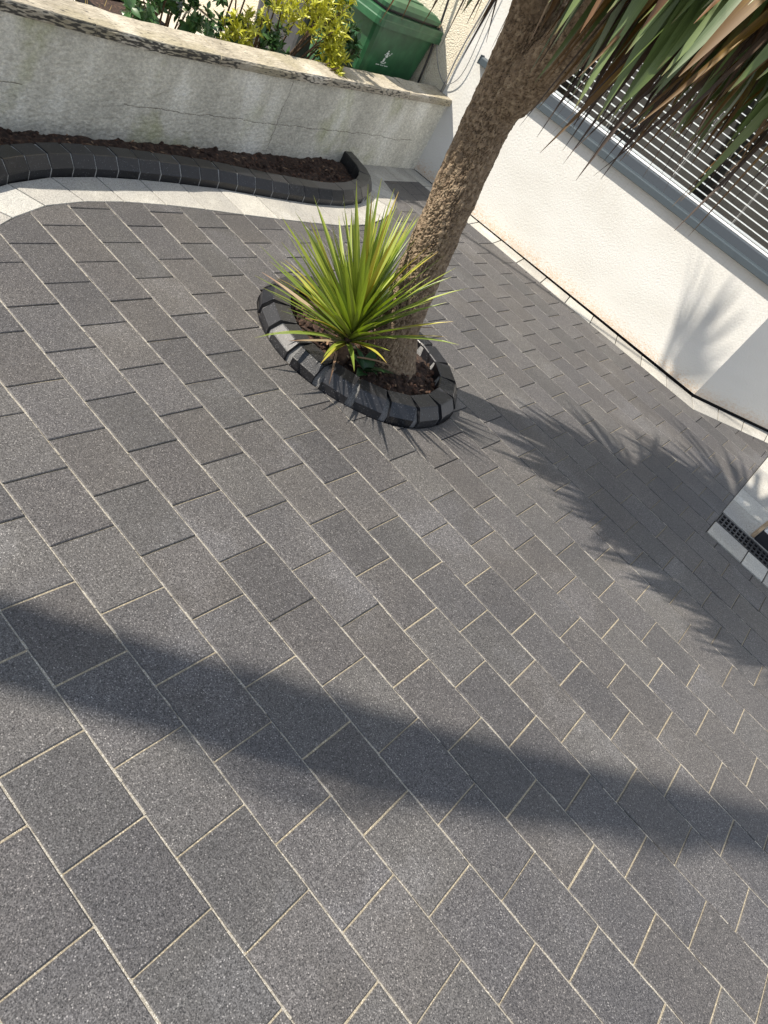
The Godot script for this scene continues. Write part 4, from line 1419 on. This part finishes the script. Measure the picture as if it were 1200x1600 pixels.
func leaf_clump(st: SurfaceTool, at: Vector3, size: float, n: int, r: RandomNumberGenerator, shapes: Array) -> void:
	# whorls of leaves, as they sit round the shoot tips
	for i in int(n / 6.0) + 1:
		var d := Vector3(r.randfn(0, 1), r.randfn(0.2, 1), r.randfn(0, 1)).normalized()
		var p := at + d * size * pow(r.randf(), 0.4)
		var tilt := Basis(Quaternion(Vector3.UP, (d + Vector3(0, 0.9, 0)).normalized()))
		var sc := r.randf_range(0.7, 1.2)
		for k in 6 + r.randi() % 3:
			var b := tilt * Basis(Vector3.UP, k * 2.4 + r.randf_range(-0.3, 0.3))
			st.append_from(shapes[r.randi() % shapes.size()], 0, Transform3D(b.scaled(Vector3.ONE * sc * r.randf_range(0.75, 1.15)), p + b.x * 0.003 + Vector3(0, -0.004 * k, 0)))

func build_shrubs() -> void:
	var r := RandomNumberGenerator.new()
	r.seed = 71
	var small := []
	for k in 6: small.append(strap(0.06, 0.032, 0.5 + 0.2 * k, 0.5, 0.12, 4, r.randf_range(-0.3, 0.3), 0.3))
	var lance := []
	for k in 6: lance.append(strap(0.05, 0.0135, 0.4 + 0.22 * k, 0.6, 0.12, 4, r.randf_range(-0.3, 0.3), 0.4))
	var specs := [
		["glossy_shrub", "dark glossy green shrub with bare stems behind the left of the garden wall", "shrub_dark", Vector3(-3.5, -0.12, -2.62), [[0.05, 0.56, 0.2, 0.12, 90], [0.0, 0.66, 0.05, 0.15, 150], [0.05, 0.6, -0.15, 0.13, 130], [0.0, 0.82, -0.05, 0.18, 160], [-0.1, 0.95, 0.2, 0.2, 140]], small],
		["golden_shrub", "bright yellow-green shrub spilling over the garden wall coping", "shrub_yellow", Vector3(-3.42, -0.12, -3.4), [[0.08, 0.60, 0.42, 0.085, 190], [0.08, 0.68, 0.36, 0.09, 190], [0.05, 0.78, 0.1, 0.11, 220], [0.1, 0.86, -0.08, 0.14, 330], [0.14, 0.92, -0.22, 0.15, 330], [0.25, 0.79, -0.2, 0.1, 260], [0.3, 0.72, -0.19, 0.08, 220], [0.37, 0.655, -0.17, 0.07, 190]], lance],
		["bushy_shrub", "small dark green leafy shrub between the golden shrub and the green bin", "shrub_dark", Vector3(-3.42, -0.12, -3.88), [[0.08, 0.62, 0.06, 0.1, 130], [0.1, 0.72, 0.0, 0.11, 150], [0.05, 0.86, 0.08, 0.13, 150], [0.06, 0.6, -0.1, 0.09, 90]], small],
		["twiggy_shrub", "open twiggy green shrub behind the middle of the garden wall", "shrub_dark", Vector3(-3.5, -0.12, -3.1), [[0.08, 0.56, 0.1, 0.13, 130], [0.08, 0.6, -0.1, 0.13, 130], [0.0, 0.85, 0.1, 0.2, 180], [0.1, 0.58, -0.25, 0.13, 130]], small],
	]
	for s in specs:
		var o := base(s[0], s[3])
		tag(o, s[1], "shrub")
		var st := begin(true)
		for c in s[4]: leaf_clump(st, Vector3(c[0], c[1], c[2]), c[3], c[4], r, s[5])
		tag(obj("foliage", st.commit(), M[s[2]], o), "", "", "", "stuff")
		for c in s[4]:
			for k in 3:
				st = begin(true)
				var top := Vector3(c[0], c[1], c[2]) + Vector3(r.randf_range(-0.08, 0.08), r.randf_range(-0.02, 0.08), r.randf_range(-0.08, 0.08))
				var foot := Vector3(r.randf_range(-0.06, 0.04), 0, r.randf_range(-0.06, 0.06))
				var mid := foot.lerp(top, 0.55) + Vector3(r.randf_range(-0.06, 0.04), 0.06, r.randf_range(-0.06, 0.06))
				tube(st, [foot, foot.lerp(mid, 0.5), mid, mid.lerp(top, 0.6) + Vector3(0, 0.01, 0), top], [0.011, 0.009, 0.007, 0.005, 0.003], 6)
				obj("stem", done(st), M.twig, o)
	var o := base("orange_grass", Vector3(-3.6, -0.1, -2.26))
	tag(o, "small tuft of orange and green pointed leaves behind the far left of the wall", "plant")
	for k in 22:
		var m := strap(r.randf_range(0.4, 0.52), 0.016, r.randf_range(0.05, 0.45), 0.25, 0.15, 6)
		var q := obj("leaf", m, M.orange if k % 3 else M.young_dark, o)
		q.rotation.y = r.randf() * TAU
	# dark trough beyond it
	var tr := base("plant_trough", Vector3(-3.72, -0.12, -2.5), 0.2)
	tag(tr, "dark brown plant trough beside the orange tuft behind the wall", "trough")
	var st := begin()
	loft(st, [bin_section(0.18, 0.36, 0.0, 0.02), bin_section(0.24, 0.44, 0.42, 0.02), bin_section(0.27, 0.47, 0.425, 0.02), bin_section(0.27, 0.47, 0.46, 0.02)], false)
	obj("trough_body", done(st), M.dpc, tr)
	obj("trough_soil", box_mesh(Vector3(0.22, 0.02, 0.42), 0.005), M.soil, tr, Vector3(0, 0.43, 0))
	# dry bits on the soil
	var lit := begin(true)
	for k in 60:
		var p := Vector3(r.randf_range(-1.25, -0.84), 0.062, r.randf_range(-2.35, -1.95)) if k < 34 else Vector3(r.randf_range(-2.85, -2.7), 0.045, r.randf_range(-3.6, -1.6))
		lit.append_from(strap(r.randf_range(0.02, 0.055), 0.009, 1.5, 0.4, 0.2, 3), 0, Transform3D(Basis(Vector3.UP, r.randf() * TAU), p))
	tag(obj("leaf_litter", lit.commit(), M.litter), "dry brown leaf scraps strewn on the soil of the beds", "leaf litter", "", "stuff")

# ------------------------------------------------------------------ everything
func _ready() -> void:
	rng.seed = 20240
	cam = Camera3D.new()
	cam.name = "camera"
	cam.fov = 70.488
	cam.near = 0.05
	cam.far = 400.0
	var right := Vector3(0.661, 0.465, -0.588)
	var back := Vector3(0.251, 0.602, 0.758)
	back = back.normalized()
	right = (right - back * right.dot(back)).normalized()
	cam.transform = Transform3D(Basis(right, back.cross(right), back), Vector3(0.277, 1.632, 0.511))
	add_child(cam)
	cam.make_current()
	var we := WorldEnvironment.new()
	we.name = "world_environment"
	var env := Environment.new()
	var sky := Sky.new()
	var ps := ProceduralSkyMaterial.new()
	ps.sky_top_color = Color(0.55, 0.6, 0.68)
	ps.sky_horizon_color = Color(0.87, 0.86, 0.845)
	ps.sky_curve = 0.16
	ps.ground_bottom_color = Color(0.25, 0.24, 0.22)
	ps.ground_horizon_color = Color(0.6, 0.62, 0.64)
	sky.sky_material = ps
	env.background_mode = Environment.BG_SKY
	env.sky = sky
	env.background_energy_multiplier = 1.25
	env.tonemap_mode = Environment.TONE_MAPPER_LINEAR
	env.tonemap_exposure = 1.7
	env.sdfgi_enabled = true
	env.ssao_enabled = true
	env.ssil_enabled = true
	we.environment = env
	add_child(we)
	var sun := DirectionalLight3D.new()
	sun.name = "sun"
	sun.light_energy = 1.5
	sun.light_color = Color(1.0, 0.962, 0.905)
	sun.light_angular_distance = 0.53
	sun.shadow_enabled = true
	add_child(sun)
	sun.look_at_from_position(Vector3.ZERO, Vector3(0.74, -1.0, -0.69), Vector3.UP)

	make_materials()
	var g := begin()
	quad(g, Vector3(-150, -0.12, 150), Vector3(150, -0.12, 150), Vector3(150, -0.12, -150), Vector3(-150, -0.12, -150))
	tag(obj("ground", done(g), M.ground), "", "", "", "structure")
	build_paving()
	build_border()
	build_beds()
	build_garden_wall()
	build_house()
	make_bin("wheelie_bin", "large green wheelie bin with white printed emblem behind the garden wall", Vector3(-3.58, -0.05, -4.45), 0.103, M.bin, true).scale = Vector3(1, 1, 1.22)
	make_bin("wheelie_bin", "dark grey wheelie bin partly hidden behind the green bin", Vector3(-4.33, -0.12, -4.55), 0.103, M.bin_grey, false)
	build_tree()
	build_young_palm()
	build_shrubs()
